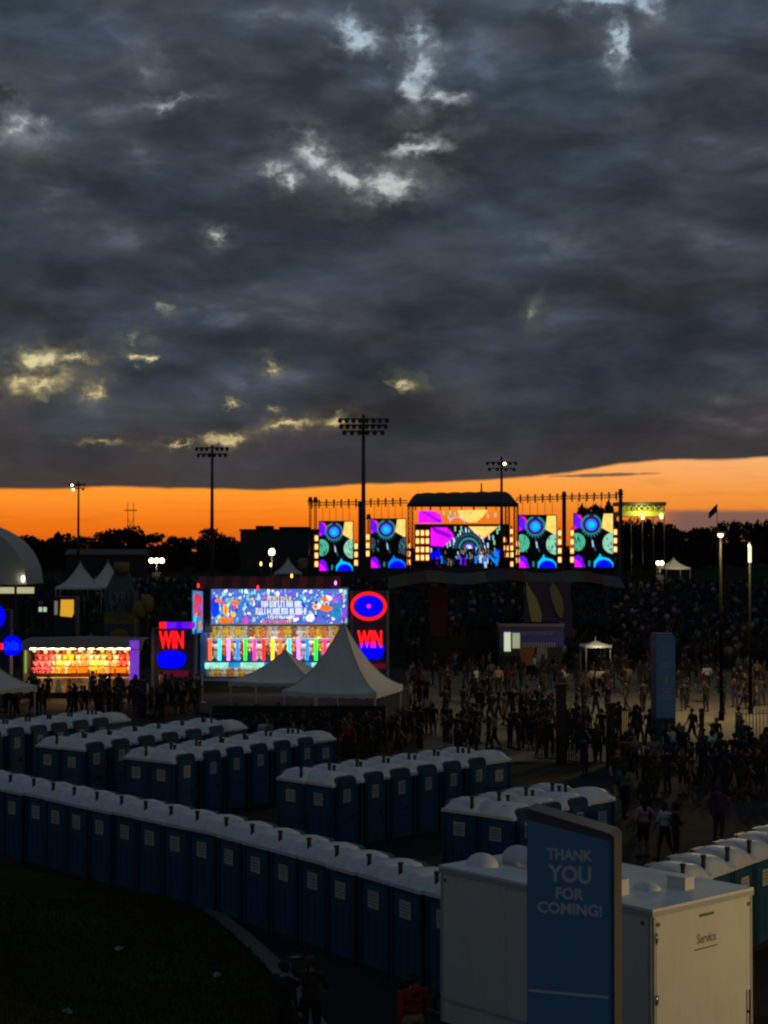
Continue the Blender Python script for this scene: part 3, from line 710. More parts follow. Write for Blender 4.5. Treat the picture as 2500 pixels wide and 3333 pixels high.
def screen(x0, x1, y0, y1, label, seed, dim=False):
    z0 = terrain(SY); a, b = P(x0, y1, SY), P(x1, y0, SY); w, h = b.x - a.x, b.z - a.z
    t = thing('video_screen', label, 'video screen', (a.x, SY, a.z), 0, 'tall LED screens flanking the stage')
    mb = MB(); mb.box((-.15, .02, -.15), (w + .15, .35, h + .15)); mb.build('housing', truss_m, t)
    for k in range(5):
        mb = MB(); x = w * (k + .5) / 5; mb.tube((x, .2, h + .15), (x, .2, h + 2.6), .04, None, 5); mb.build('hanging_cable', truss_m, t)
    r = random.Random(seed); mb = MB(); depth = [0]
    def sh(pts, key):
        depth[0] += 1
        q = [(max(0, min(1, x)) * w, -.002 * depth[0], (1 - max(0, min(1, y))) * h) for x, y in pts]
        mb.poly(q[::-1], EI[key])
    def ell(cx, cy, rx, ry, key, a0=0, a1=360, n=28):
        sh([(cx + rx * math.cos(math.radians(a0 + (a1 - a0) * i / n)), cy + ry * math.sin(math.radians(a0 + (a1 - a0) * i / n))) for i in range(n if a1 - a0 == 360 else n + 1)], key)
    asp = w / h
    sh([(0, 0), (.16, .02), (.23, .14), (.19, .26), (.05, .28), (0, .26)], 'purple'); sh([(.03, .0), (.19, .05), (.22, .14), (.12, .06)], 'red'); sh([(0, .2), (.07, .27), (0, .3)], 'magenta')
    ell(.44, .2, .27, .27 * asp, 'teal'); ell(.44, .205, .22, .22 * asp, 'dim'); sh([(.36, 0), (.53, 0), (.50, .07), (.40, .07)], 'dim')
    ell(.44, .205, .165, .165 * asp, 'purple'); ell(.44, .21, .14, .14 * asp, 'sky'); ell(.44, .21, .095, .095 * asp, 'cyan')
    for i in range(9):
        an = math.radians(25 + i * 16.5); c_, s_ = math.cos(an), math.sin(an)
        sh([(.44 + (.25) * c_ - .012, .2 + .25 * asp * s_), (.44 + .25 * c_ + .012, .2 + .25 * asp * s_), (.44 + .30 * c_ + .012, .2 + .33 * asp * s_), (.44 + .30 * c_ - .012, .2 + .33 * asp * s_)], 'teal')
    sh([(.76, 0), (1, 0), (1, .38), (.70, .26)], 'cream')
    if not dim:
        ell(.07, .53, .21, .17, 'green'); ell(1.0, .55, .27, .20, 'pale')
    else: ell(1.0, .55, .2, .19, 'slate'); ell(.04, .5, .1, .12, 'slate')
    for i in range(26):                           # mottling of the two green discs
        if r.random() < .5: cx, cy = r.uniform(0, .22), r.uniform(.4, .66)
        else: cx, cy = r.uniform(.78, .98), r.uniform(.4, .7)
        sh([(cx, cy), (cx + .02, cy), (cx + .03, cy + r.uniform(.03, .07)), (cx + .01, cy + .05)], 'dim' if r.random() < .6 else 'teal')
    sh([(.42, .44), (.47, .47), (.53, .60), (.58, .72), (.52, .68), (.44, .56)], 'slate'); sh([(.45, .5), (.48, .5), (.5, .62), (.47, .62)], 'ice')
    sh([(0, .80), (.1, .77), (.2, .82), (.25, .94), (.28, 1), (0, 1)], 'purple'); sh([(0, .84), (.14, .9), (.2, 1), (0, 1)], 'magenta')
    sh([(.5, .9), (.62, .8), (.66, .74), (.7, .8), (.9, .84), (1, .92), (1, 1), (.5, 1)], 'sky' if dim else 'cyan'); ell(.76, 1.0, .23, .14, 'blue', 180, 360)
    sh([(.36, .88), (.41, .88), (.40, .98), (.36, .98)], 'teal')
    mb2 = MB(); mb2.box((0, .0, 0), (w, .019, h)); mb2.build('panel', mat('led_black', (.01, .01, .012), .5, .1), t)
    o = mb.build('picture', EM, t)
    return t
screen(1040, 1148, 1698, 1858, 'tall LED screen with a cyan eye, outermost on the building side of the stage', 1)
screen(1208, 1320, 1690, 1848, 'dimmer tall LED screen between the floodlight mast and the stage roof', 2, True)
screen(1690, 1810, 1678, 1848, 'tall LED screen with a cyan eye just beyond the stage roof, tree side', 3)
screen(1870, 1995, 1672, 1846, 'tall LED screen with a cyan eye, outermost beside the dark trees', 4)
def blinders(pts, Y, label, size=(5.5, 9)):
    p0 = P(pts[0][0], 1860, Y); t = thing('lamp_ladder', label, 'stage lamps', (p0.x, Y, terrain(Y) + .01), 0, 'warm stage lamp arrays')
    xs = [P(x, y, Y).x - p0.x for x, y in pts]; zs = [P(x, y, Y).z - terrain(Y) for x, y in pts]
    mb = MB()
    for x in sorted(set(round(v, 1) for v in xs)): mb.tube((x, .25, 0), (x, .25, max(zs) + 1), .08, None, 6)
    mb.build('ladder_frame', truss_m, t)
    for x, z in zip(xs, zs):
        w, h = size[0] * Y / FPX, size[1] * Y / FPX
        mb = MB(); mb.box((x - w * 1.25, .0, z - h * 1.15), (x + w * 1.25, .2, z + h * 1.15)); lm = mb.build('lamp', truss_m, t)
        mb = MB(); mb.prism([(x - w * .6, -.02, z - h * .86), (x + w * .6, -.02, z - h * .86), (x + w * .8, -.02, z - h * .5), (x + w * .8, -.02, z + h * .5), (x + w * .6, -.02, z + h * .86), (x - w * .6, -.02, z + h * .86), (x - w * .8, -.02, z + h * .5), (x - w * .8, -.02, z - h * .5)], (0, .019, 0)); mb.build('lens', blinder, lm)
        mb = MB(); mb.box((x - w * 1.18, -.015, z - h * 1.1), (x + w * 1.18, -.001, z + h * 1.1)); mb.build('reflector', blinder_rim, lm)
BYD = SY - 1.0
blinders([(1030, 1752 + i * 28) for i in range(4)], BYD, 'column of four warm lamps left of the outermost screen by the building')
blinders([(1159, 1778 + i * 27) for i in range(3)], BYD, 'three warm lamps right of the outermost screen by the building')
blinders([(1197, 1748 + i * 27) for i in range(3)], BYD, 'three warm lamps left of the dim screen beside the floodlight mast')
blinders([(1331, 1776 + i * 27) for i in range(3)], BYD, 'three warm lamps between the dim screen and the stage column')
blinders([(1359 + j * 16, 1735 + i * 26 + (2 if i > 1 else 0)) for i in range(4) for j in range(3)], BYD, 'wall of twelve warm lamps on the stage beside the magenta picture')
blinders([(1644, 1757), (1665, 1730), (1665, 1757), (1645, 1784), (1654, 1784), (1666, 1784), (1648, 1806), (1656, 1806), (1667, 1806), (1666, 1836)], BYD, 'cluster of ten warm lamps on the stage below the cream triangle side', (4.5, 8))
blinders([(1685, 1770 + i * 27) for i in range(3)], BYD, 'three warm lamps left of the bright screen beside the stage roof')
blinders([(1822, 1735 + i * 29) for i in range(4)], BYD, 'four warm lamps right of the bright screen beside the stage roof')
blinders([(1862, 1735 + i * 29) for i in range(4)], BYD, 'four warm lamps left of the outermost screen by the trees')
blinders([(2003, 1732 + i * 28) for i in range(3)], BYD, 'three warm lamps right of the outermost screen by the trees')

def lattice(mb, p0, p1, w, n, r=.05):
    p0, p1 = Vector(p0), Vector(p1); d = (p1 - p0); ln = d.length; d.normalize(); u = Vector((0, 1, 0)); v = d.cross(u).normalized()
    cs = [u * w / 2 + v * w / 2, u * -w / 2 + v * w / 2, u * -w / 2 - v * w / 2, u * w / 2 - v * w / 2]
    for c_ in cs: mb.tube(p0 + c_, p1 + c_, r, None, 5)
    for i in range(n):
        a, b = p0 + d * (ln * i / n), p0 + d * (ln * (i + 1) / n)
        for k in range(4):
            mb.tube(a + cs[k], b + cs[(k + 1) % 4], r * .7, None, 4); mb.tube(a + cs[k], a + cs[(k + 1) % 4], r * .7, None, 4)
zs_ = terrain(SY)
c0 = P(1503, 1850, SY); ST = thing('concert_stage', 'black roofed concert stage with a magenta and cream backdrop picture', 'stage', (c0.x, SY, zs_))
def SL(px, py, dy=0.0): p = P(px, py, SY); return Vector((p.x - c0.x, dy, p.z - zs_))
a, b = SL(1335, 1848), SL(1676, 1848)
mb = MB(); mb.box((a.x, -3, 0), (b.x, 14, a.z)); mb.build('deck', truss_m, ST)
def canopy(u, v):
    x = 1326 + (1682 - 1326) * u; p = SL(x, 1600)
    e = min(1, min(u, 1 - u) * 9); top = SL(x, 1642 - 37 * math.sin(e * math.pi / 2) - 7 * u - 2.5 * abs(math.sin(u * 25))).z
    bot = SL(x, 1643).z
    return (p.x, -4 + 16 * v, bot + (top - bot) * (1 - abs(2 * v - 1) ** 3))
mb = MB(); mb.grid(canopy, 40, 10, 0, True); mb.build('roof_canopy', canopy_m, ST)
mb = MB(); a, b = SL(1328, 1652), SL(1680, 1640)
mb.box((a.x, -4, a.z), (b.x, -3.6, b.z)); mb.build('fascia', canopy_m, ST)
for x0, x1 in ((1326, 1345), (1640, 1655), (1668, 1683)):
    mb = MB(); a, b = SL(x0, 1850), SL(x1, 1640); lattice(mb, ((a.x + b.x) / 2, -3, 0), ((a.x + b.x) / 2, -3, b.z), (b.x - a.x) * .8, 16, .09); mb.build('column', truss_m, ST)
for x0 in (1352, 1372, 1400, 1432, 1462, 1500, 1540, 1580, 1612, 1628):
    mb = MB(); a, b = SL(x0, 1662), SL(x0 + 4, 1640); mb.tube((a.x, -2.5, a.z), (a.x, -2.5, b.z), R.uniform(.06, .16), None, 5); mb.build('hanging_cable', truss_m, ST)
mb = MB(); a = SL(1552, 1600); mb.tube((SL(1567, 1600).x, 0, a.z - 1), (SL(1567, 1570).x, 0, SL(1567, 1572).z), .22, .1, 6); mb.build('mast', truss_m, ST)
mb = MB(); a, b = SL(1350, 1850), SL(1660, 1705)
mb.box((a.x, 2.2, a.z), (b.x, 2.4, b.z)); bk = mb.build('backdrop', mat('backdrop_black', (.012, .011, .014), .7), ST)
mb = MB(); dcount = [0]
def sp_(pts, key, dy=2.15):
    dcount[0] += 1; mb.poly([SL(x, y, dy - .003 * dcount[0]) for x, y in pts][::-1], EI[key])
sp_([(1362, 1662), (1416, 1663), (1435, 1676), (1441, 1698), (1436, 1702), (1362, 1702)], 'magenta', 1.0); sp_([(1372, 1663), (1380, 1663), (1436, 1695), (1432, 1701)], 'purple', 1.0)
sp_([(1489, 1661), (1588, 1658), (1586, 1670), (1555, 1700), (1524, 1700), (1497, 1682)], 'cream', 1.0); sp_([(1586, 1670), (1588, 1662), (1588, 1668), (1556, 1700), (1552, 1699)], 'amber', 1.0)
sp_([(1403, 1716), (1455, 1716), (1474, 1732), (1479, 1745), (1466, 1764), (1445, 1780), (1403, 1776)], 'magenta'); sp_([(1403, 1716), (1416, 1716), (1470, 1742), (1466, 1752), (1420, 1734)], 'dviolet')
sp_([(1526, 1713), (1625, 1713), (1573, 1757)], 'cream'); sp_([(1618, 1719), (1625, 1714), (1573, 1757), (1570, 1754)], 'amber')
for q, (rx, ry) in (('slate', (46, 50)), ('dim', (40, 43)), ('teal', (34, 36)), ('dim', (28, 29)), ('slate', (22, 22)), ('purple', (15, 16)), ('ice', (11, 12)), ('white', (7, 8))):
    sp_([(1528 + rx * math.cos(math.radians(180 + i * 9)), 1785 + ry * math.sin(math.radians(180 + i * 9))) for i in range(21)], q)
def tick(x, y, key, l=8, w=2.4, dy=2.15): sp_([(x - w, y - l), (x + w, y - l), (x + w + 1, y + l), (x - w + 1, y + l)], key, dy)
for i in range(17):
    an = math.radians(185 + i * 10.6); tick(1528 + 52 * math.cos(an), 1785 + 58 * math.sin(an), 'ice' if i % 3 else 'teal', 5, 1.8)
for x, y in ((1445, 1670), (1466, 1668), (1481, 1673), (1461, 1682), (1589, 1680), (1613, 1676)): tick(x, y, 'pale', 7, 2.4, 1.0)
for i in range(9):
    an = math.radians(200 + i * 18); tick(1488 + 24 * math.cos(an), 1700 + 18 * math.sin(an), 'ice', 4, 1.3, 1.0)
for x, y in ((1483, 1721), (1503, 1720), (1518, 1725), (1499, 1734), (1478, 1758), (1466, 1770), (1457, 1775), (1621, 1730), (1627, 1718), (1594, 1748), (1607, 1750), (1590, 1775), (1611, 1765), (1404, 1792)): tick(x, y, 'pale' if x % 2 else 'ice', 8, 2.4)
rr = random.Random(3)
for i in range(70):
    x = rr.uniform(1450, 1640); y = rr.uniform(1790, 1836) - 14 * math.sin((x - 1450) / 190 * 3.14)
    tick(x, y + 6, rr.choice(['tan', 'tan', 'tan', 'slate', 'ice', 'slate', 'sky']), rr.uniform(4, 11), rr.uniform(1.0, 2.2))
for x, y, k in ((1407, 1808, 'blue'), (1418, 1805, 'blue'), (1428, 1795, 'blue'), (1433, 1812, 'blue'), (1438, 1822, 'sky'), (1431, 1835, 'red'), (1425, 1825, 'purple'), (1498, 1826, 'dviolet'), (1506, 1828, 'blue'), (1514, 1828, 'dviolet'),
                (1550, 1822, 'sky'), (1565, 1820, 'ice'), (1577, 1825, 'sky'), (1615, 1800, 'sky'), (1622, 1808, 'sky'), (1628, 1800, 'blue'), (1618, 1830, 'sky'), (1582, 1840, 'ice')): tick(x, y, k, 12, 3.6)
sp_([(1584, 1803), (1596, 1806), (1622, 1828), (1620, 1840), (1600, 1822)], 'sky')
mb.build('backdrop_picture', EM, bk)
# performers and crew on the deck, too small to tell apart
def low_person(mb, x, y, z, h, m, r):
    w = .24 * h / 1.7; lean = r.uniform(-.05, .05)
    mb.tube((x - .09, y, z), (x - .08, y, z + h * .48), .075, .10, 5, m[1]); mb.tube((x + .09, y, z), (x + .08, y, z + h * .48), .075, .10, 5, m[1])
    mb.tube((x, y, z + h * .45), (x + lean, y, z + h * .82), w * .72, w * .95, 6, m[0]); mb.tube((x + lean, y, z + h * .82), (x + lean, y, z + h * .87), w * .95, w * .3, 6, m[0])
    if r.random() < .18:
        mb.tube((x + w, y, z + h * .78), (x + w * 1.3, y - .15, z + h * 1.08), .045, .03, 4, 3)
    else:
        mb.tube((x + w + lean, y, z + h * .80), (x + w * 1.25, y, z + h * .47), .05, .035, 4, m[0])
    mb.tube((x - w + lean, y, z + h * .80), (x - w * 1.25, y, z + h * .47), .05, .035, 4, m[0])
    mb.ball((x + lean, y, z + h * .935), (.085, .095, .115), 2 if r.random() < .88 else 3, 6, 4)
CL = [mat('cloth_' + n, c, .9, .15) for n, c in (('black', (.008, .008, .009)), ('navy', (.010, .012, .03)), ('hair', (.012, .009, .007)), ('skin', (.20, .115, .075)),
      ('charcoal', (.022, .022, .024)), ('white', (.50, .49, .46)), ('red', (.24, .022, .02)), ('brown', (.045, .025, .014)), ('olive', (.04, .042, .018)), ('grey', (.13, .13, .13)), ('denim', (.025, .04, .075)),
      ('pink', (.40, .25, .27)), ('purple', (.05, .018, .06)), ('tan', (.24, .18, .11)), ('yellow', (.3, .22, .04)))]
CN = {m.name.replace('cloth_', ''): i for i, m in enumerate(CL)}
mb = MB()
dz = SL(1500, 1848).z
for i in range(10): low_person(mb, SL(rr.uniform(1395, 1630), 1840).x, rr.uniform(-1.5, 1.0), dz, 1.75, (0, 1), rr)
tag(mb.build('performers', CL, ST), None, None, None, 'stuff')
def rig(px0, px1, py0, py1, towers, label):
    o = P(px0, 1860, SY + 1.5); t = thing('lighting_truss', label, 'truss', (o.x, SY + 1.5, zs_)); q = lambda x, y: Vector((P(x, y, SY + 1.5).x - o.x, 0, P(x, y, SY + 1.5).z - zs_))
    mb = MB(); lattice(mb, q(px0, py0), q(px1, py1), .55, 24, .05); mb.build('truss_beam', truss_m, t)
    for k in range(int((px1 - px0) / 24)):
        x = px0 + 12 + k * 24; f_ = (x - px0) / (px1 - px0); p = q(x, py0 + (py1 - py0) * f_)
        mb = MB(); mb.tube((p.x, 0, p.z + .75), (p.x, -.1, p.z - .8), .17, .12, 6); mb.build('spotlight', truss_m, t)
    for x, w, top in towers:
        mb = MB(); a = q(x, top)
        if w < 8: lattice(mb, (a.x, 0, 0), (a.x, 0, a.z), w * SY / FPX, 20, .06)
        else: mb.box((a.x - w / 2 * SY / FPX, -.6, 0), (a.x + w / 2 * SY / FPX, .6, a.z))
        mb.tube((a.x, 0, a.z), (a.x, 0, a.z + .9), .5, .3, 6); mb.build('tower', truss_m, t)
rig(1003, 1328, 1641, 1633, [(1010, 6, 1634), (1027, 7, 1634), (1172, 11, 1648), (1200, 6, 1690)], 'thin lattice lighting truss left of the stage roof above two screens')
rig(1682, 2030, 1624, 1614, [(1836, 11, 1616), (2020, 9, 1608)], 'thin lattice lighting truss between the stage roof and the tall trees')
# lit viewing platform beside the trees
o = P(2015, 1860, 295); VP = thing('viewing_platform', 'high steel platform with yellow-lit scaffold beside the outermost screen', 'platform', (o.x, 295, terrain(295)))
q = lambda x, y, dy=0: Vector((P(x, y, 295).x - o.x, dy, P(x, y, 295).z - terrain(295)))
ylw = mat('platform_yellow', (.36, .36, .08), .6, .2)
mb = MB(); a, b = q(2015, 1680), q(2165, 1664); mb.box((a.x, 0, a.z), (b.x, 6, b.z)); mb.build('platform', ylw, VP)
mb = MB(); a, b = q(2010, 1645), q(2168, 1634); mb.box((a.x, -.3, a.z), (b.x, 6.3, b.z)); mb.build('roof', truss_m, VP)
for x in (2018, 2055, 2092, 2128, 2163):
    mb = MB(); a, b = q(x, 1860), q(x, 1640); mb.tube((a.x, .1, 0), (a.x, .1, b.z), .09, None, 6); mb.build('post', truss_m, VP)
mb = MB()
for x in range(2018, 2160, 18): mb.tube(q(x, 1664, .05), q(x + 18, 1646, .05), .09, None, 4); mb.tube(q(x, 1646, .05), q(x + 18, 1664, .05), .09, None, 4)
mb.build('cross_brace', ylw, VP)
mb = MB(); a, b = q(2020, 1678), q(2163, 1646); mb.box((a.x, 3.0, a.z), (b.x, 3.1, b.z)); mb.build('back_panel', ylw, VP)
for x, y in ((2091, 1683), (2152, 1681)):
    mb = MB(); a = q(x, y); mb.box((a.x - .22, -.5, a.z - .4), (a.x + .22, -.2, a.z + .5)); mb.build('lamp', emit('lamp_yellow', (1, .85, .25), 4), VP)
a = q(2090, 1657); lamp_light('platform_glow', 'POINT', (a.x, -2.2, a.z), 1100, (1, .9, .25), VP, .4)
fl = P(2335, 1790, 300); FG = thing('flag_pole', 'small dark flag on a pole above the low far treeline', 'flag', (fl.x, 300, terrain(300)))
ft = P(2335, 1640, 300).z - terrain(300)
mb = MB(); mb.tube((0, 0, 0), (0, 0, ft), .08, .05, 6); mb.build('pole', truss_m, FG)
mb = MB(); mb.grid(lambda u, v: (-u * 1.6, .25 * math.sin(u * 5), ft - u * 1.6 - v * 1.5 * (1 - .2 * u)), 8, 4); mb.build('cloth', mat('flag_cloth', (.03, .02, .03), .9), FG)

# ------------------------------------------------------------------ tents
vinyl = mat('tent_vinyl', (0.60, 0.60, 0.58), 0.6, 0.10, 1.2, bump=0.25); weather(vinyl, .35, (1, 1, .4), (.4, .39, .36))
white_pole = mat('white_pole', (0.42, 0.42, 0.40), 0.5, 0.1)
def peak_tent(x, y, z0, side, eave, peak, yaw, label, group=None, valance=.28, legs=True, m=None):
    m = m or vinyl
    t = thing('peaked_tent', label, 'tent', (x, y, z0), yaw, group); h = side / 2; mb = MB(); n = 10
    for s in range(4):
        c, sn = math.cos(s * math.pi / 2), math.sin(s * math.pi / 2)
        rot = lambda a, b: (a * c - b * sn, a * sn + b * c)
        def f(u, v):
            k = (1 - v); hx = h * (k ** 1.0) + .04
            z = eave + (peak - eave) * (v ** 2.1 * .72 + v * .28) - .10 * math.sin(math.pi * u) * k * k
            px_, py_ = rot((u * 2 - 1) * hx, -hx); return (px_, py_, z)
        mb.grid(f, 8, n, 0, True)
        a, b = rot(-h - .04, -h - .05), rot(h + .04, -h - .05)
        mb.grid(lambda u, v: (a[0] + (b[0] - a[0]) * u, a[1] + (b[1] - a[1]) * u, eave - v * valance * (1 + .12 * math.cos(u * 44)) - .10 * math.sin(math.pi * u) * (1 - v)), 24, 2, 0, True)
    mb.build('canopy', m, t)
    for s in range(4):                            # stitched hip seams
        c, sn = math.cos(s * math.pi / 2 + math.pi / 4), math.sin(s * math.pi / 2 + math.pi / 4); mb = MB(); pr_ = None
        for j in range(11):
            v = j / 10; hx = (h * (1 - v) + .045) * 1.4142; pz = eave + (peak - eave) * (v ** 2.1 * .72 + v * .28) + .012; pt = (hx * c, hx * sn, pz)
            if pr_: mb.tube(pr_, pt, .022, None, 5)
            pr_ = pt
        mb.build('seam', white_pole, t)
    mb = MB(); mb.tube((0, 0, peak - .1), (0, 0, peak + .35), .05, .02, 6); mb.build('finial', white_pole, t)
    if legs:
        for sx in (-1, 1):
            for sy in (-1, 1):
                mb = MB(); mb.tube((sx * (h - .05), sy * (h - .05), 0), (sx * (h - .05), sy * (h - .05), eave), .045, None, 8); mb.build('leg', white_pole, t)
    OBST.append((x, y, side * .75)); return t
tp = P(1118, 2030, 80.5); peak_tent(tp.x, 80.5, 0, 4.6, 2.45, tp.z, math.radians(-16), 'large white peaked tent in front of the balloon-coloured game booth')
tp = P(928, 2118, 88); peak_tent(tp.x, 88, 0, 4.7, 2.35, tp.z, math.radians(-12), 'smaller white peaked tent beside the large one, before the neon tubes')
tp = P(-75, 2110, 82); peak_tent(tp.x, 82, 0, 4.3, 2.45, tp.z, math.radians(38), 'white peaked tent cut by the frame, before the orange game booth')
for i, (x, y, Y, s, lab) in enumerate(((262, 1832, 190, 5.2, 'far white peaked tent under the farthest floodlight mast'), (352, 1830, 192, 5.2, 'far white peaked tent next to the yellow-capped carton'),
                                      (938, 1818, 250, 4.0, 'tiny far white peaked tent above the striped awning'))):
    p = P(x, y, Y); z0 = terrain(Y); peak_tent(p.x, Y, z0, s, (p.z - z0) * .55, p.z - z0, .1, lab, 'far white tents')
p = P(2192, 1818, 296); z0 = terrain(296); T4 = peak_tent(p.x, 296, z0, 4.6, (p.z - z0) * .62, p.z - z0, .2, 'small white tent lit brightly by the light tower', 'far white tents')
lamp_light('tent_lamp', 'POINT', (0, -4.5, 3.2), 120, (1, .85, .5), T4, .3)

# big curved marquee at the frame edge
MQ = P(-150, 1790, 160); mz = terrain(160)
M = thing('marquee', 'huge pale domed marquee cut by the frame above the blue signs', 'tent', (MQ.x, 160, mz))
top = P(0, 1698, 160).z - mz; rad = 7.0
eave = P(100, 1903, 160).z - mz
def dome(u, v):
    an = math.pi * u; return (-rad * math.cos(an) * 1.0, v * 8, eave + (top - eave) * math.sin(an) ** .95)
mb = MB(); mb.grid(dome, 24, 6, 0, True); mb.poly([dome(i / 24, 0) for i in range(25)]); mb.build('roof_canopy', mat('marquee_vinyl', (.50, .50, .47), .7, .06), M)
mb = MB(); mb.box((-rad, 2.5, 0), (rad - 3.5, 7.9, eave - .9)); mb.build('wall', mat('marquee_wall', (.016, .016, .017), .9), M)
mb = MB(); mb.box((-rad, -.02, eave - .85), (rad + .8, .04, eave - .25)); mb.build('lit_gable', emit('marquee_light', lin(205, 200, 150), .75), M)
for x in (rad * .62, rad * .86):
    mb = MB(); mb.box((x - .12, -.08, 0), (x + .12, -.021, eave)); mb.build('post', dark_metal, M)
for k in range(2):
    mb = MB(); p = P(118 + 15 * k, 1986, 158); mb.box((p.x - MQ.x - .16, -.1, p.z - mz - .22), (p.x - MQ.x + .16, -.02, p.z - mz + .22)); mb.build('lit_window', emit('window_pale', lin(190, 215, 190), .8), M)
p = P(62, 1885, 158); mb = MB(); mb.ball((p.x - MQ.x, -.3, p.z - mz), (.12, .12, .3), 0, 8, 6); mb.build('lamp', lit_white, M)

# yellow lit kiosk
p = P(218, 2000, 140); K = thing('lit_kiosk', 'small kiosk glowing yellow behind the orange game booth', 'kiosk', (p.x, 140, terrain(140)))
q = lambda x, y, Y, o_: Vector((P(x, y, Y).x - o_.location.x, 0, P(x, y, Y).z - o_.location.z))
a, b = q(196, 2005, 140, K), q(240, 1952, 140, K)
mb = MB(); mb.box((a.x - .5, .06, 0), (b.x + .15, 2, b.z + .25)); mb.build('wall', dark_metal, K)
mb = MB(); mb.prism([(a.x, 0, a.z), (b.x - .15, 0, a.z - .1), (b.x, 0, a.z + .25), (b.x, 0, b.z), (a.x + .05, 0, b.z)], (0, .05, 0)); mb.build('lit_window', emit('window_yellow', lin(225, 165, 40), .95), K)
mb = MB(); mb.box((a.x - .5, -.02, a.z + .1), (a.x - .22, .05, b.z - .1)); mb.build('lit_strip', emit('strip_pale', lin(120, 112, 108), .8), K)

# giant carton with lettering
p = P(388, 2060, 132); zc = terrain(132); C = thing('giant_carton', 'giant inflatable carton lettered LYRI CAL with a yellow cap and band', 'inflatable', (p.x, 132, zc), math.radians(0))
a, b = q(340, 2075, 132, C), q(436, 1925, 132, C); w2 = (b.x - a.x) / 2; cx_ = (a.x + b.x) / 2
cart_m = mat('carton_blue', (.040, .062, .072), .7, .1); cart_y = mat('carton_yellow', (.16, .13, .02), .7, .1); cart_t = mat('carton_text', (.15, .16, .16), .7)
mb = MB(); mb.box((cx_ - w2, 0, 0), (cx_ + w2, 2.4, b.z)); zt_ = q(388, 1862, 132, C).z
mb.prism([(cx_ - w2, 0, b.z), (cx_ + w2, 0, b.z), (cx_ + w2 * .5, 1.0, zt_), (cx_ - w2 * .5, 1.0, zt_)], (0, .4, 0)); mb.prism([(cx_ - w2, 2.4, b.z), (cx_ - w2 * .5, 1.4, zt_), (cx_ + w2 * .5, 1.4, zt_), (cx_ + w2, 2.4, b.z)], (0, -.3, 0)); mb.build('body', cart_m, C)
zcap = q(388, 1830, 132, C).z; mb = MB(); mb.tube((cx_, 1.2, zt_ - .1), (cx_, 1.2, zcap), .62, .62, 16); mb.build('cap', cart_y, C)
z_ = q(388, 2012, 132, C).z; mb = MB(); mb.box((cx_ - w2 - .02, -.03, z_ - .45), (cx_ + w2 + .02, 2.43, z_ + .45)); mb.build('band', cart_y, C)
mb = MB(); mb.ball((cx_, .0, q(388, 2068, 132, C).z), (.8, .06, .5), 0, 14, 6); mb.build('emblem', cart_y, C)
text('LYRI', w2 * 1.35, .95, cart_t, C, (cx_, -.005, q(388, 1945, 132, C).z), .02, .02); text('CAL', w2 * 1.15, .95, cart_t, C, (cx_, -.005, q(388, 1980, 132, C).z), .02, .02)
for i, (x, y) in enumerate(((455, 1985), (480, 1965))):
    p = P(x, y, 130); mb = MB(); mb.ball((0, 0, 0), (.55, .5, .75), 0, 12, 8); mb.tube((0, 0, -.7), (0, 0, -(p.z - terrain(130))), .02, None, 5)
    tag(mb.build('balloon', cart_y, None, p), f'{("lower", "upper")[i]} dull yellow balloon on a string beside the carton', 'balloon', 'yellow balloons')

# ------------------------------------------------------------------ game booths
blue_d = mat('booth_navy', (.015, .02, .07), .5, .1); frame_w = mat('booth_white', (.45, .45, .46), .5, .1); booth_dk = mat('booth_dark', (.02, .02, .025), .6, .1)
red_a, red_b = mat('awning_red', (.24, .03, .04), .8, .15), mat('awning_maroon', (.07, .014, .02), .8, .15)
plush_meshes = None
def plush(mname, col):
    m = mat('plush_' + mname, col, .95, .15, 8.0); m2 = mat('plush_dark', (.02, .015, .01), .8); m3 = mat('plush_muzzle', (.55, .45, .33), .9)
    mb = MB(); mb.ball((0, 0, .26), (.15, .13, .2), 0, 8, 6); mb.ball((0, -.02, .55), (.16, .15, .15), 0, 8, 6)
    for s in (-1, 1):
        mb.ball((s * .12, 0, .69), (.06, .04, .06), 0, 6, 4); mb.ball((s * .17, -.04, .30), (.06, .07, .13), 0, 6, 4); mb.ball((s * .10, -.09, .08), (.075, .11, .085), 0, 6, 4)
        mb.ball((s * .055, -.155, .58), (.018, .015, .02), 1, 5, 4)
    mb.ball((0, -.14, .51), (.065, .05, .05), 2, 6, 4)
    return mb.mesh('plush_toy', [m, m2, m3])
PL = {k: plush(k, c) for k, c in (('yellow', (.75, .52, .04)), ('white', (.7, .68, .64)), ('orange', (.75, .25, .05)), ('brown', (.35, .15, .05)), ('cream', (.75, .6, .38)), ('pink', (.8, .12, .25)), ('red', (.6, .05, .04)), ('magenta', (.5, .03, .25)))}
TOYN = {}
def toy(kind, p, sc, group, where, rz=0.0):
    o = D_.objects.new('plush_toy', PL[kind]); COL.objects.link(o); o.location = p; o.scale = (sc, sc, sc); o.rotation_euler = (0, 0, rz)
    return tag(o, f'{kind} plush toy, {where}', 'plush toy', group)
NY = 106.0
o = P(885, 2260, NY); NB = thing('game_booth', 'large brightly lit game booth with a picture banner, neon tubes and red striped awning', 'game booth', (o.x, NY, 0))
nq = lambda x, y, dy=0.0: Vector((P(x, y, NY).x - o.x, dy, P(x, y, NY).z))
a, b = nq(655, 2230), nq(1135, 2030)
mb = MB(); mb.box((a.x, 2.6, .0), (b.x, 2.8, b.z + 2.3)); mb.build('back_wall', mat('booth_blue_wall', (.05, .11, .36), .6, .15, 3.0), NB)
mb = MB(); mb.box((a.x, .1, .0), (b.x, 2.6, .75)); mb.build('base', booth_dk, NB)
mb = MB(); mb.box((a.x - .02, .6, b.z + .05), (b.x, 2.6, b.z + .2)); mb.build('ceiling', frame_w, NB)
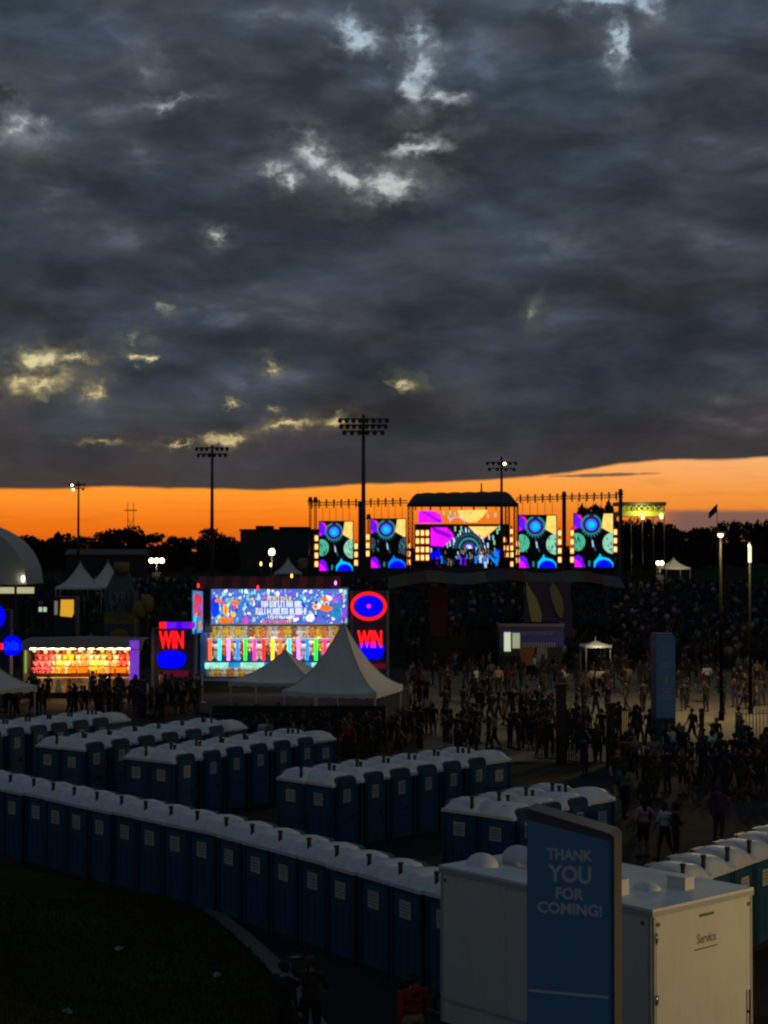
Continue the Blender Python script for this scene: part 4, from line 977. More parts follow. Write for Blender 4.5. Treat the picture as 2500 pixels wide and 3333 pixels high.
mb = MB(); mb.box((b.x - .12, .2, .75), (b.x, 2.6, b.z + .05)); mb.build('side_wall', blue_d, NB)
na = 17; xa, xb, yt, yb = 640, 1108, 1880, 1917
for i in range(na):
    x0, x1 = xa + (xb - xa) * i / na, xa + (xb - xa) * (i + 1) / na - .6; mb = MB()
    mb.prism([nq(x0, yb, -.4), nq(x1, yb, -.4), nq(x1, yt, 1.6), nq(x0, yt, 1.6)], (0, .05, .05)); mb.build('awning_strip', red_a if i % 2 == 0 else red_b, NB)
mb = MB(); a, b = nq(640, 1919), nq(1108, 1878); mb.box((a.x, 1.7, a.z), (b.x, 2.8, b.z - .05)); mb.build('awning_back', red_b, NB)
# backlit banner
a, b = nq(688, 2030), nq(1130, 1917)
mb = MB(); mb.box((a.x - .06, -.02, a.z - .06), (b.x + .06, .35, b.z + .06)); bn = mb.build('banner_box', frame_w, NB)
mb = MB(); rb = random.Random(11); dc = [0]
BK = {k: emit('print_' + k, lin(*c), s * 1.1, .4, 3.0) for k, (c, s) in {'indigo': ((78, 110, 205), 1.05), 'white': ((245, 248, 255), 1.2), 'cyan': ((90, 205, 225), 1.0), 'mint': ((150, 235, 215), 1.1), 'orange': ((250, 120, 40), 1.1),
     'yellow': ((250, 205, 60), 1.1), 'pink': ((240, 70, 190), 1.0), 'violet': ((150, 80, 235), 1.0), 'royal': ((20, 60, 235), 1.1), 'navy': ((25, 25, 110), .9), 'rose': ((225, 70, 90), .9), 'aqua': ((40, 140, 200), 1.0)}.items()}
BKK = list(BK); BI = {k: i for i, k in enumerate(BKK)}; BM = [BK[k] for k in BKK]
def bp_(pts, key):
    dc[0] += 1; mb.poly([nq(x, y, -.021 - .0002 * dc[0]) for x, y in pts][::-1], BI[key])
def blob(x, y, rx, ry, key, n=9, jag=.25):
    pts = []
    for i in range(n):
        t = 6.283 * i / n; k = 1 + rb.uniform(-jag, jag); pts.append((min(1129, max(689, x + rx * k * math.cos(t))), min(2029, max(1918, y + ry * k * math.sin(t)))))
    bp_(pts, key)
bp_([(688, 1917), (1130, 1917), (1130, 2030), (688, 2030)], 'indigo')
for i in range(420):
    x, y = rb.uniform(690, 1128), rb.uniform(1920, 2028); k = rb.choice(['cyan', 'violet', 'royal', 'navy', 'mint', 'white', 'cyan', 'pink', 'mint', 'royal', 'aqua', 'white', 'yellow', 'cyan'])
    if y < 1938: k = rb.choice(['mint', 'cyan', 'white', 'mint', 'violet'])
    blob(x, y, rb.uniform(1.5, 6), rb.uniform(2.5, 10), k, 6, .4)
for x, y, rx, ry, k in ((735, 2019, 28, 11, 'orange'), (765, 1962, 14, 9, 'orange'), (700, 1975, 14, 34, 'royal'), (735, 1985, 9, 20, 'yellow'), (735, 1985, 5, 15, 'orange'), (712, 1955, 12, 6, 'orange'), (760, 2000, 8, 10, 'yellow'), (800, 2022, 9, 14, 'pink'),
                        (1065, 1950, 20, 9, 'orange'), (1062, 1980, 22, 10, 'orange'), (1072, 1946, 9, 8, 'white'), (1027, 1975, 10, 10, 'yellow'), (1027, 1975, 5, 5, 'pink'), (1095, 1993, 16, 22, 'aqua'), (1010, 2012, 14, 12, 'white'), (1105, 1945, 14, 12, 'violet'), (1120, 2000, 8, 26, 'violet'),
                        (905, 1978, 82, 34, 'indigo')): blob(x, y, rx, ry, k, 14, .08)
for row, (y0, y1, x0, x1, n, key) in enumerate(((1941, 1955, 870, 948, 9, 'yellow'), (1956, 1976, 850, 985, 15, 'white'), (1979, 2000, 832, 998, 18, 'white'), (2003, 2013, 872, 960, 12, 'white'), (2018, 2028, 850, 950, 8, 'orange'))):
    for i in range(n):                            # unreadable lettering: strokes of letters
        x = x0 + (x1 - x0) * (i + .15) / n; ww = (x1 - x0) / n
        bp_([(x, y0 + rb.uniform(-2, 2)), (x + ww * .3, y0), (x + ww * .3, y1), (x, y1)], key)
        if rb.random() < .7: yy = rb.choice([y0, (y0 + y1) / 2, y1 - 3]); bp_([(x, yy), (x + ww * .75, yy), (x + ww * .75, yy + 3), (x, yy + 3)], key)
        if rb.random() < .5: bp_([(x + ww * .5, y0), (x + ww * .75, y0), (x + ww * .75, y1), (x + ww * .5, y1)], key)
mb.build('banner_print', BM, bn)
mb = MB(); mb.box((a.x, -.1, a.z - .14), (b.x, .3, a.z - .07)); mb.build('banner_rail', booth_dk, NB)
# swung-out picture panel at the end
mb = MB(); mb.prism([nq(634, 2060, -1.3), nq(660, 2058, -.1), nq(660, 1925, -.1), nq(634, 1920, -1.3)], (-.04, .08, 0), 0); sw = mb.build('end_panel', frame_w, NB)
mb = MB(); dc = [0]
def ep(pts, key):
    dc[0] += 1; out = []
    for u, v in pts:
        A_ = nq(634, 2060 - 140 * v, -1.3); B_ = nq(660, 2058 - 133 * v, -.1); q_ = A_.lerp(B_, u); out.append((q_.x + .02 + .001 * dc[0], q_.y - .012 - .001 * dc[0], q_.z))
    mb.poly(out, BI[key])
ep([(0, 0), (1, 0), (1, 1), (0, 1)], 'aqua'); ep([(.1, .45), (.9, .35), (.95, .85), (.5, .97), (.1, .9)], 'rose'); ep([(.0, .05), (.3, .1), (.4, .5), (.1, .4)], 'cyan'); ep([(.5, .5), (.8, .55), (.7, .7), (.45, .66)], 'violet'); ep([(.6, .05), (.9, .1), (.8, .3), (.6, .25)], 'orange')
mb.build('end_print', BM, sw)
mb = MB(); a, b = nq(663, 2060), nq(690, 1920); mb.box((a.x, .3, a.z), (b.x, .5, b.z)); mb.build('end_pillar', blue_d, NB)
mb = MB(); a, b = nq(652, 2205), nq(672, 2060); mb.box((a.x, -.02, a.z), (b.x, .25, b.z)); mb.build('end_post', mat('booth_blue', (.06, .16, .5), .5), NB)
# shelf, tubes, counter
mb = MB(); a, b = nq(672, 2087), nq(1132, 2079); mb.box((a.x, .3, a.z), (b.x, .9, b.z)); mb.build('shelf', frame_w, NB)
TUBES = [(683, (255, 85, 25)), (714, (60, 225, 235)), (743, (250, 130, 250)), (773, (30, 120, 255)), (798, (40, 240, 60)), (828, (255, 50, 150)), (857, (255, 35, 35)), (887, (255, 210, 40)), (911, (255, 90, 25)), (941, (60, 225, 235)), (971, (250, 130, 250)), (1000, (30, 120, 255)), (1028, (40, 240, 60)), (1057, (255, 45, 110)), (1086, (255, 90, 25)), (1112, (255, 210, 40))]
for x, c_ in TUBES:
    mb = MB(); a, b = nq(x, 2147), nq(x, 2084); mb.tube((a.x, .15, a.z), (a.x, .15, b.z), .105, None, 10); mb.tube((a.x, .15, b.z), (a.x, .15, b.z + .06), .11, None, 8); mb.tube((a.x, .15, a.z - .06), (a.x, .15, a.z), .11, None, 8)
    mb.build('neon_tube', emit('neon_%d_%d_%d' % c_, lin(*c_), 2.2), NB)
for i in range(12):
    x0, x1 = 668 + i * 38.5, 668 + (i + 1) * 38.5 - 1; mb = MB(); a, b = nq(x0, 2176), nq(x1, 2157); mb.box((a.x, -.25, a.z), (b.x, .25, b.z)); mb.build('counter_panel', BK['mint'] if i % 3 != 2 else BK['aqua'], NB)
mb = MB(); a, b = nq(668, 2203), nq(1130, 2177); mb.box((a.x, .0, a.z), (b.x, .2, b.z)); mb.build('counter_front', frame_w, NB)
lamp_light('booth_lamp', 'AREA', (0, 1.3, nq(0, 2032).z), 190, (1, .93, .85), NB, rot=(math.radians(-12), 0, 0), size=(8.5, .6))
lamp_light('booth_lamp', 'AREA', (0, -.6, nq(0, 2036).z - .1), 60, (1, .93, .85), NB, rot=(math.radians(30), 0, 0), size=(8.5, .2))
for x, y, c_ in ((648, 1905, (255, 40, 30)), (841, 1912, (255, 40, 30)), (951, 1874, (255, 200, 60)), (1093, 1897, (225, 130, 255)), (851, 1835, (255, 205, 110)), (883, 1838, (255, 205, 110))):
    mb = MB(); a = nq(x, y); mb.ball((a.x, -.45, a.z), (.07, .07, .14), 0, 8, 6); mb.build('bulb', emit('bulb_%d_%d' % c_[:2], lin(*c_), 3.0), NB)
    mb = MB(); mb.tube((a.x, -.42, a.z - .14), (a.x, -.3, min(a.z - .3, nq(x, 1900).z)), .02, None, 5); mb.build('bulb_arm', dark_metal, NB)
seq = ['yellow', 'white', 'yellow', 'white', 'yellow', 'white', 'brown', 'yellow', 'orange', 'cream', 'white', 'orange', 'yellow', 'brown', 'white', 'cream', 'orange', 'yellow', 'orange', 'white', 'yellow', 'orange']
for i, k in enumerate(seq):
    x = 693 + i * 20.2; p = nq(x, 2077) + NB.location; toy(k, (p.x, NY + .45 + .1 * (i % 2), nq(x, 2078).z + .02), 1.12 + .2 * (k == 'yellow'), 'plush prizes on the shelf of the large booth', f'{ORD[i]} along the shelf under the picture banner')
seq2 = ['white', 'orange', 'yellow', 'white', 'red', 'cream', 'white', 'brown', 'white', 'yellow', 'cream', 'orange', 'white', 'cream', 'yellow', 'white', 'orange', 'white']
for i, k in enumerate(seq2):
    x = 690 + i * 24.5; toy(k, (nq(x, 2100).x + NB.location.x, NY + 1.9, nq(x, 2155).z + .25 * (i % 3)), 1.5, 'plush prizes behind the neon tubes', f'{ORD[i]} in the line hanging behind the neon tubes')
seq3 = ['cream', 'yellow', 'white', 'orange', 'cream', 'yellow', 'white', 'cream', 'yellow']
for i, k in enumerate(seq3):
    x = 690 + i * 20; toy(k, (nq(x, 2100).x + NB.location.x, NY - .35, nq(x, 2203).z + .02), .85, 'plush prizes before the counter', f'{ORD[i]} in the line before the mint counter')
lamp_light('counter_lamp', 'AREA', (0, -1.2, nq(0, 2150).z), 30, (1, .9, .75), NB, rot=(math.radians(35), 0, 0), size=(8, .1))
OBST += [(o.x + dx, NY + 1.2, 2.4) for dx in (-4, -2, 0, 2, 4)]

neon_r = emit('neon_red', lin(255, 25, 30), 1.6); neon_b = emit('neon_blue', lin(0, 0, 255), 1.5, .35, 3.0); neon_p = emit('neon_pink', lin(255, 30, 170), 1.5)
def rounded(mb, cx, cz, w, h, y, t, m=0, n=28, e=4.0, lobes=0.0):
    pts = []
    for i in range(n):
        a_ = 6.28318 * i / n; c_, s_ = math.cos(a_), math.sin(a_); k = 1 + lobes * math.sin(5 * a_)
        pts.append((cx + w * k * math.copysign(abs(c_) ** (2 / e), c_), y, cz + h * k * math.copysign(abs(s_) ** (2 / e), s_)))
    mb.prism(pts, (0, t, 0), m)
def win_tower(x0, x1, y0, y1, wy, by, Y, label, ellipse=None, bar=None, low=None):
    b_ = P((x0 + x1) / 2, 2260, Y); t = thing('win_tower', label, 'sign tower', (b_.x, Y, 0)); tq = lambda x, y: Vector((P(x, y, Y).x - b_.x, 0, P(x, y, Y).z))
    a, b = tq(x0, y1), tq(x1, y0); mb = MB(); mb.box((a.x, 0, 0), (b.x, 1.0, b.z)); mb.build('cabinet', blue_d, t)
    for x in (x0 + 3, x1 - 3):
        mb = MB(); c_ = tq(x, y0); mb.box((c_.x - .09, -.06, .3), (c_.x + .09, -.001, b.z)); mb.build('frame_post', mat('frame_blue_grey', (.10, .12, .18), .5), t)
    cx = (x0 + x1) / 2 - (0 if ellipse else 8); w = (tq(cx + 40, 0).x - tq(cx - 40, 0).x); c_ = tq(cx, wy)
    mb = MB(); rounded(mb, c_.x, c_.z, w * .56, .70, -.05, .048, 0); wp = mb.build('win_panel', mat('win_backing', (.10, .01, .012), .5), t)
    text('WIN', w, 1.12, neon_r, wp, (c_.x, -.051, c_.z), .09, .0, 'neon_letters', tube=.045)
    text('WIN', w * .93, 1.0, mat('win_fill', (.09, .006, .006), .5), wp, (c_.x, -.051, c_.z), .02, .0, 'letter_fill')
    c2 = tq(cx, by); mb = MB(); rounded(mb, c2.x, c2.z, w * .57, .56, -.08, .078, 0, 40, 2.6, .03); mb.build('blue_panel', neon_b, t)
    if ellipse:
        ex, ey, rx, ry = ellipse; c3 = tq(ex, ey); k = Y / FPX; mb = MB(); n = 36
        for i in range(n):
            t0, t1 = 6.28318 * i / n, 6.28318 * (i + 1) / n
            mb.tube((c3.x + rx * k * math.cos(t0), -.12, c3.z + ry * k * math.sin(t0)), (c3.x + rx * k * math.cos(t1), -.12, c3.z + ry * k * math.sin(t1)), .10, None, 8, 0, False)
        mb.build('neon_ring', neon_r, t)
        mb = MB(); rounded(mb, c3.x, c3.z, rx * k * .80, ry * k * .78, -.06, .058, 0, 32, 2.6); mb.build('blue_disc', neon_b, t)
        mb = MB(); rounded(mb, c3.x, c3.z, .13, .13, -.09, .029, 0, 14, 2.0); mb.build('pink_centre', neon_p, t)
    if bar:
        xs = [bar[0], bar[0] + 22, bar[0] + 55, bar[0] + 75, bar[0] + 95, bar[1]]
        for i, key in enumerate((neon_r, E['purple'], emit('neon_violet', lin(70, 0, 255), 1.2), E['purple'], E['dviolet'])):
            a, b = tq(xs[i], bar[3]), tq(xs[i + 1], bar[2]); mb = MB(); mb.box((a.x, -.3, a.z), (b.x - .01, .2, b.z)); mb.build('light_bar', key, t)
    if low:
        a, b = tq(low[0], low[3]), tq(low[1], low[2]); mb = MB(); mb.box((a.x, -.05, a.z), (b.x, -.001, b.z)); mb.build('low_panel', emit('dim_crimson', lin(92, 14, 40), .8), t)
    OBST.append((b_.x, Y + .5, 1.7))
win_tower(495, 638, 2046, 2215, 2082, 2146, 105, 'neon WIN tower between the two game booths with a red and violet light bar', None, (521, 636, 2025, 2045), (522, 615, 2184, 2202))
win_tower(1142, 1265, 1925, 2190, 2080, 2118, 106.5, 'neon WIN tower with a red ring and blue eye sign on top', (1200, 1973, 54, 42), None, (1170, 1255, 2160, 2176))
# booth at the frame edge with blue signs
b_ = P(15, 2200, 100); t = thing('sign_tower', 'game booth sign tower with blue neon discs cut by the frame', 'sign tower', (b_.x, 100, 0)); tq = lambda x, y: Vector((P(x, y, 100).x - b_.x, 0, P(x, y, 100).z))
a, b = tq(-60, 2200), tq(32, 1985); mb = MB(); mb.box((a.x, .1, 0), (b.x, 1, b.z)); mb.build('cabinet', blue_d, t)
for x, y, r in ((40, 2102, 29), (-22, 2006, 36)):
    c_ = tq(x, y); mb = MB(); rounded(mb, c_.x, c_.z, r * 100 / FPX, r * 1.12 * 100 / FPX, -.05, .12, 0, 28, 2.2); ds = mb.build('blue_disc', neon_b, t)
    mb = MB()
    for k in range(6): mb.box((c_.x - .36 + k * .14, -.056, c_.z - .3 + .08 * (k % 2)), (c_.x - .345 + k * .14, -.0505, c_.z + .3 - .07 * (k % 3)))
    mb.build('disc_lettering', E['sky'], ds)
c_ = tq(2, 2104); mb = MB(); mb.box((c_.x - .8, -.04, c_.z - .18), (c_.x + .2, -.001, c_.z + .18)); mb.build('red_sign', neon_r, t)
OBST.append((b_.x, 100.5, 1.4))

# orange-lit booth
OY = 102.0
o2 = P(270, 2270, OY); OB = thing('game_booth', 'low game booth glowing orange, its pale canvas roof above rows of plush toys', 'game booth', (o2.x, OY, 0)); oq = lambda x, y, dy=0.0: Vector((P(x, y, OY).x - o2.x, dy, P(x, y, OY).z))
canvas = mat('booth_canvas', (.20, .19, .165), .9, .12, 1.5)
def roof_f(u, v):
    x = 72 + (468 - 72) * u; e = oq(x, 2112); tpp = oq(x, 2078 + 9 * abs(u - .5)); return (e.x, -1.0 + 4.2 * v, e.z + (tpp.z - e.z) * math.sin(min(1, v * 2.2) * math.pi / 2) - .03 * abs(math.sin(u * 40)))
mb = MB(); mb.grid(roof_f, 40, 8, 0, True); mb.build('roof_canopy', canvas, OB)
a, b = oq(84, 2230), oq(432, 2110)
mb = MB(); mb.box((a.x, 2.6, 0), (b.x, 2.8, b.z + .3)); mb.build('back_wall', mat('booth_orange_wall', (.36, .14, .04), .8, .2, 2.0), OB)
mb = MB(); mb.box((a.x, 0, 0), (b.x, 2.6, .35)); mb.build('base', booth_dk, OB)
mb = MB(); a, b = oq(95, 2262), oq(425, 2205); mb.box((a.x, -.15, .36), (b.x, .1, b.z)); ctr = mb.build('counter', mat('counter_cream', (.55, .42, .24), .7, .25, 1.5), OB)
for i in range(9):
    x = 110 + i * 35; a = oq(x, 2250); mb = MB(); k = R.choice([BK['orange'], BK['mint']]) ; mb.prism([(a.x, -.17, a.z), (a.x + .45, -.17, a.z), (a.x + .33, -.17, a.z + .75), (a.x + .12, -.17, a.z + .75)], (0, .018, 0)); mb.build('counter_panel', mat('panel_%d' % (i % 3), ((.30, .10, .03), (.30, .25, .12), (.08, .20, .17))[i % 3], .7), OB)
def tube_o(x0, y0, x1, y1, m_, r, dy=-.3):
    mb = MB(); mb.tube(oq(x0, y0, dy), oq(x1, y1, dy), r, None, 8); mb.build('neon_tube', m_, OB)
no = emit('neon_orange', lin(255, 100, 10), 2.0); ng = emit('neon_green', lin(110, 235, 90), .9)
for x0, x1 in ((203, 214), (222, 248), (254, 284), (334, 345), (353, 358), (366, 372), (381, 411)): 
    mb = MB(); a, b = oq(x0, 2188), oq(x1, 2172); mb.box((a.x, -.36, a.z), (b.x, -.2, b.z)); mb.build('lit_box', no, OB)
tube_o(184, 2140, 184, 2188, no, .06); tube_o(417, 2113, 417, 2160, no, .05); tube_o(87, 2118, 87, 2190, ng, .03); tube_o(427, 2130, 427, 2200, ng, .02)
mb = MB(); a, b = oq(429, 2205), oq(459, 2082); mb.box((a.x, -.9, .2), (b.x, -.8, b.z)); mb.build('purple_panel', emit('panel_purple', lin(118, 60, 205), .9), OB)
mb = MB(); a, b = oq(72, 2205), oq(84, 2110); mb.box((a.x, -.6, .2), (b.x, 2.6, b.z)); mb.build('side_wall', booth_dk, OB)
for i in range(9):
    mb = MB(); a = oq(112 + i * 37, 2117 + 4 * (i % 2)); mb.ball((a.x, .0, a.z), (.12, .12, .12), 0, 8, 6); mb.build('bulb', emit('bulb_cream', lin(255, 205, 130), 1.6), OB)
lamp_light('booth_lamp', 'AREA', (0, .6, oq(0, 2112).z), 300, (1, .62, .22), OB, rot=(math.radians(-8), 0, 0), size=(6.2, .6))
lamp_light('booth_lamp', 'AREA', (0, -.8, oq(0, 2108).z), 260, (1, .64, .28), OB, rot=(math.radians(18), 0, 0), size=(6.2, .2))
rt = random.Random(5)
for i in range(16):
    for j in range(4):
        k = rt.choice(['orange', 'brown', 'cream', 'yellow', 'orange', 'white', 'cream', 'yellow', 'brown']);
        if i < 3: k = rt.choice(['pink', 'red', 'pink'])
        if 12 < i < 15: k = rt.choice(['magenta', 'red', 'orange'])
        x = 104 + i * 21 + (j % 2) * 9; a = oq(x, 2184 - j * 20)
        toy(k, (a.x + OB.location.x, OY + .9 + .45 * j + rt.uniform(0, .3), a.z - .25), 1.05, 'plush prizes in the orange booth', f'{ORD[i]} in the {("bottom", "lower", "upper", "top")[j]} row of the orange booth', rt.uniform(-.5, .5))
OBST += [(o2.x + dx, OY + 1.0, 2.2) for dx in (-2.5, 0, 2.5)]
for i, (x, y0, y1, Y) in enumerate(((480, 2225, 2330, 93), (658, 2195, 2285, 99))):
    a = P(x, y1, Y); mb = MB(); mb.tube((0, 0, 0), (0, 0, P(x, y0, Y).z), .04, None, 8); mb.tube((0, 0, 0), (0, 0, .06), .2, .2, 10)
    tag(mb.build('white_post', white_pole, None, (a.x, Y, 0)), ('slim white post in the crowd below the purple panel', 'slim white post at the end of the large game booth')[i], 'post')

# ------------------------------------------------------------------ patterned pavilion, blue kiosk, canopy, screens
pv = mat('pavilion_olive', (.085, .08, .035), .9, .3, .3); pr = mat('pavilion_red', (.10, .02, .022), .9, .2); pp = mat('pavilion_violet', (.075, .062, .10), .9, .2); py_ = mat('pavilion_yellow', (.52, .46, .20), .9, .15)
VY = 150.0; o3 = P(1600, 1900, VY); vz = terrain(VY); PV = thing('pavilion', 'wide dark patterned pavilion canopy below the stage with yellow leaf shapes', 'tent', (o3.x, VY, vz)); vq = lambda x, y, dy=0.0: Vector((P(x, y, VY).x - o3.x, dy, P(x, y, VY).z - vz))
def pav(u, v):
    x = 1262 + (2000 - 1262) * u; t_ = vq(x, 1856 + 6 * math.cos(u * 19) + 26 * abs(u - .5) ** 2 * 2 + 34 * v); return (t_.x, -3 + 6 * abs(v - .2) * 0 - 4 * v, t_.z)
mb = MB(); mb.grid(pav, 48, 6, 0, True)
for f_ in range(len(mb.m)):
    c_ = (f_ % 48) // 4; mb.m[f_] = (0, 1, 0, 2, 0, 3, 1, 0, 2, 0, 1, 2)[c_]
mb.grid(lambda u, v: (pav(u, 0)[0], -3 + 11 * v, pav(u, 0)[2] - 1.2 * v * v), 24, 4, 2, True); mb.build('roof_canopy', [pv, pr, pp, mat('pavilion_teal', (.02, .04, .045), .9)], PV)
for x in (1290, 1480, 1676, 1835, 1960):
    mb = MB(); a = vq(x, 1880); mb.tube((a.x, -3, 0), (a.x, -3, a.z + .3), .09, None, 8); mb.build('post', dark_metal, PV)
mb = MB(); mb.prism([vq(1682, 2075, -7.2), vq(1838, 2075, -7.2), vq(1828, 1890, -7.0), vq(1688, 1885, -7.0)], (0, .1, 0)); sd = mb.build('side_sheet', pp, PV)
for pts in ([(1690, 1888), (1700, 1905), (1722, 1940), (1738, 1985), (1737, 2030), (1712, 2030), (1700, 1980), (1692, 1930)], [(1772, 1890), (1785, 1905), (1802, 1940), (1808, 1975), (1800, 2003), (1784, 1985), (1770, 1945), (1763, 1910)]):
    mb = MB(); mb.prism([vq(x, y, -7.32) for x, y in pts][::-1], (0, .1, 0)); mb.build('leaf_shape', py_ if pts[0][0] == 1690 else mat('pavilion_ochre', (.34, .27, .14), .9), sd)
mb = MB(); a, b = vq(1395, 2035, -5), vq(1450, 1905, -5); mb.box((a.x, -5, 0), (b.x, -4.9, b.z)); mb.build('red_banner', pr, PV)

KY = 122.0; o4 = P(1730, 2190, KY); KB = thing('ticket_kiosk', 'blue-fasciaed kiosk with a lit white window below the patterned pavilion', 'kiosk', (o4.x, KY, 0)); kq = lambda x, y, dy=0.0: Vector((P(x, y, KY).x - o4.x, dy, P(x, y, KY).z))
kblue = mat('kiosk_blue', (.05, .06, .30), .6, .1)
a, b = kq(1628, 2190), kq(1832, 2030); mb = MB(); mb.box((a.x, .3, 0), (b.x, 3, b.z)); mb.build('wall', booth_dk, KB)
a, b = kq(1628, 2108), kq(1835, 2040); mb = MB(); mb.box((a.x, 0, a.z), (b.x, .29, b.z)); fs = mb.build('fascia', kblue, KB)
a, b = kq(1625, 2040), kq(1836, 2030); mb = MB(); mb.box((a.x, -.3, a.z), (b.x, 3, b.z)); mb.build('roof_edge', mat('kiosk_grey', (.16, .16, .19), .6), KB)
a, b = kq(1641, 2120), kq(1662, 2058); mb = MB(); mb.box((a.x, -.06, a.z), (b.x, -.001, b.z)); mb.build('lit_window', emit('window_white', lin(205, 210, 180), .95), KB)
a, b = kq(1668, 2110), kq(1692, 2060); mb = MB(); mb.box((a.x, -.06, a.z), (b.x, -.001, b.z)); mb.build('lit_window', emit('window_green', lin(160, 168, 130), .85), KB)
mb = MB(); rk = random.Random(9)
for i in range(13): x = 1700 + i * 8.6; a, b = kq(x, 2108 - rk.uniform(0, 3)), kq(x + 3, 2090); mb.box((a.x, -.03, a.z), (b.x, -.001, b.z))
for i in range(12): x = 1702 + i * 9; a, b = kq(x, 2066 + rk.uniform(-2, 2)), kq(x + 2, 2056); mb.box((a.x, -.03, a.z), (b.x, -.001, b.z))
mb.build('lettering', mat('kiosk_letters', (.42, .42, .42), .6), fs)
for x, w, c_, lab in ((1693, 46, (.22, .085, .04), 'orange standing board in front of the blue kiosk'), (1748, 34, (.20, .21, .18), 'grey-green standing board in front of the blue kiosk')):
    a, b = P(x, 2160, 119), P(x + w, 2108, 119); t = thing('standing_board', lab, 'sign', (a.x, 119, 0), 0, 'boards before the kiosk')
    mb = MB(); mb.box((0, 0, .85), (b.x - a.x, .06, b.z)); mb.build('panel', mat('board_' + str(x), c_, .7), t)
    for xx in (.1, b.x - a.x - .1): mb = MB(); mb.tube((xx, .03, 0), (xx, .03, .85), .03, None, 6); mb.build('leg', dark_metal, t)
cp = P(1938, 2086, 121); CP = peak_tent(cp.x, 121, 0, 1.9, cp.z - .30, cp.z, .1, 'small pale canopy among people right of the blue kiosk', None, .15, m=mat('canopy_pale', (.62, .62, .56), .7))
lamp_light('canopy_lamp', 'POINT', (0, -1.4, cp.z - .1), 26, (1, .85, .55), CP, .1)

# dark screening fence behind the plaza, low grass edge
scr = mat('screening_cloth', (.010, .010, .011), .95, .2)
for i in range(6):
    x0 = 1385 + i * 42; a, b = P(x0, 2180, 127.5), P(x0 + 41, 2075, 127.5)
    t = thing('screen_fence_panel', f'black cloth fence panel, {ORD[i]} from the neon tower behind the plaza', 'fence panel', (a.x, 127.5, terrain(127.5)), 0, 'black screening fence')
    mb = MB(); mb.box((0, 0, .1), (b.x - a.x, .03, 2.5)); mb.build('cloth', scr, t)
    for xx in (.02, b.x - a.x - .02): mb = MB(); mb.tube((xx, .06, 0), (xx, .06, 2.7), .025, None, 6); mb.build('post', dark_metal, t)
for i in range(7):
    x0 = 690 + i * 81; a = P(x0, 2380, 76.5); w = P(x0 + 80, 2380, 76.5).x - a.x
    t = thing('screen_fence_panel', f'dark mesh fence panel, {ORD[i]} from the large booth end, below the peaked tents', 'fence panel', (a.x, 76.5, 0), 0, 'dark mesh fence below the tents')
    mb = MB(); mb.box((0, 0, .1), (w, .03, 1.95)); mb.build('mesh', mat('fence_mesh', (.020, .020, .020), .95, .2), t)
    for xx in (.02, w - .02): mb = MB(); mb.tube((xx, .06, 0), (xx, .06, 2.05), .03, None, 6); mb.build('post', dark_metal, t)

# ------------------------------------------------------------------ railing fences and gate pillars
iron = mat('black_iron', (.012, .012, .012), .6, .2); pale_iron = mat('pale_railing', (.16, .16, .155), .6, .1)
def railing(A, B, h, sp_, label, m, group, base=0.0, bm=None):
    A, B = Vector(A), Vector(B); d = B - A; ln = d.length
    t = thing('railing', label, 'fence', (A.x, A.y, 0), math.atan2(d.y, d.x), group)
    if base: mb = MB(); mb.box((0, -.15, 0), (ln, .15, base)); mb.build('plinth', bm, t)
    for z in (base + .12, h - .18): mb = MB(); mb.box((0, -.018, z), (ln, .018, z + .04)); mb.build('rail', m, t)
    mb = MB(); n = int(ln / sp_)
    for i in range(n + 1): x = ln * i / n; mb.box((x - .012, -.017, base + .04), (x + .012, .017, h))
    tag(mb.build('pickets', m, t), None, None, None, 'stuff')
    return t
gp = [G(1700, 2490), G(1748, 2480), G(1840, 2487), G(1988, 2500)]
railing(G(1752, 2478).to_2d(), G(1815, 2480).to_2d(), 2.35, .13, 'black iron railing between the dark gate pillars, crowd side', iron, 'iron gate railings')
railing(G(1838, 2484).to_2d(), G(1888, 2492).to_2d(), 2.35, .13, 'black iron railing just past the dark gate pillar', iron, 'iron gate railings')
railing(G(2010, 2480).to_2d(), G(2060, 2474).to_2d(), 2.35, .13, 'black iron railing beside the pillar near the blue pylon', iron, 'iron gate railings')
railing(G(2395, 2478).to_2d(), G(2620, 2470).to_2d(), 2.2, .16, 'pale railing on a concrete plinth at the frame edge', pale_iron, 'pale railings', .55, mat('plinth_concrete', (.10, .10, .10), .9, .15))
railing(G(1252, 2340).to_2d(), G(1330, 2336).to_2d(), 1.75, .12, 'pale picket railing at the end of the large peaked tent', pale_iron, 'pale railings')
for x, y, w, h, lab in ((1826, 2485, .42, 3.3, 'dark gate pillar between the iron railings'), (1988, 2500, .36, 2.6, 'dark gate pillar left of the distant blue pylon')):
    p = G(x, y); t = thing('gate_pillar', lab, 'pillar', (p.x, p.y, 0)); mb = MB(); mb.box((-w / 2, -w / 2, 0), (w / 2, w / 2, h)); mb.build('shaft', iron, t); mb = MB(); mb.box((-w / 2 - .05, -w / 2 - .05, h), (w / 2 + .05, w / 2 + .05, h + .12)); mb.build('cap', iron, t); OBST.append((p.x, p.y, .6))
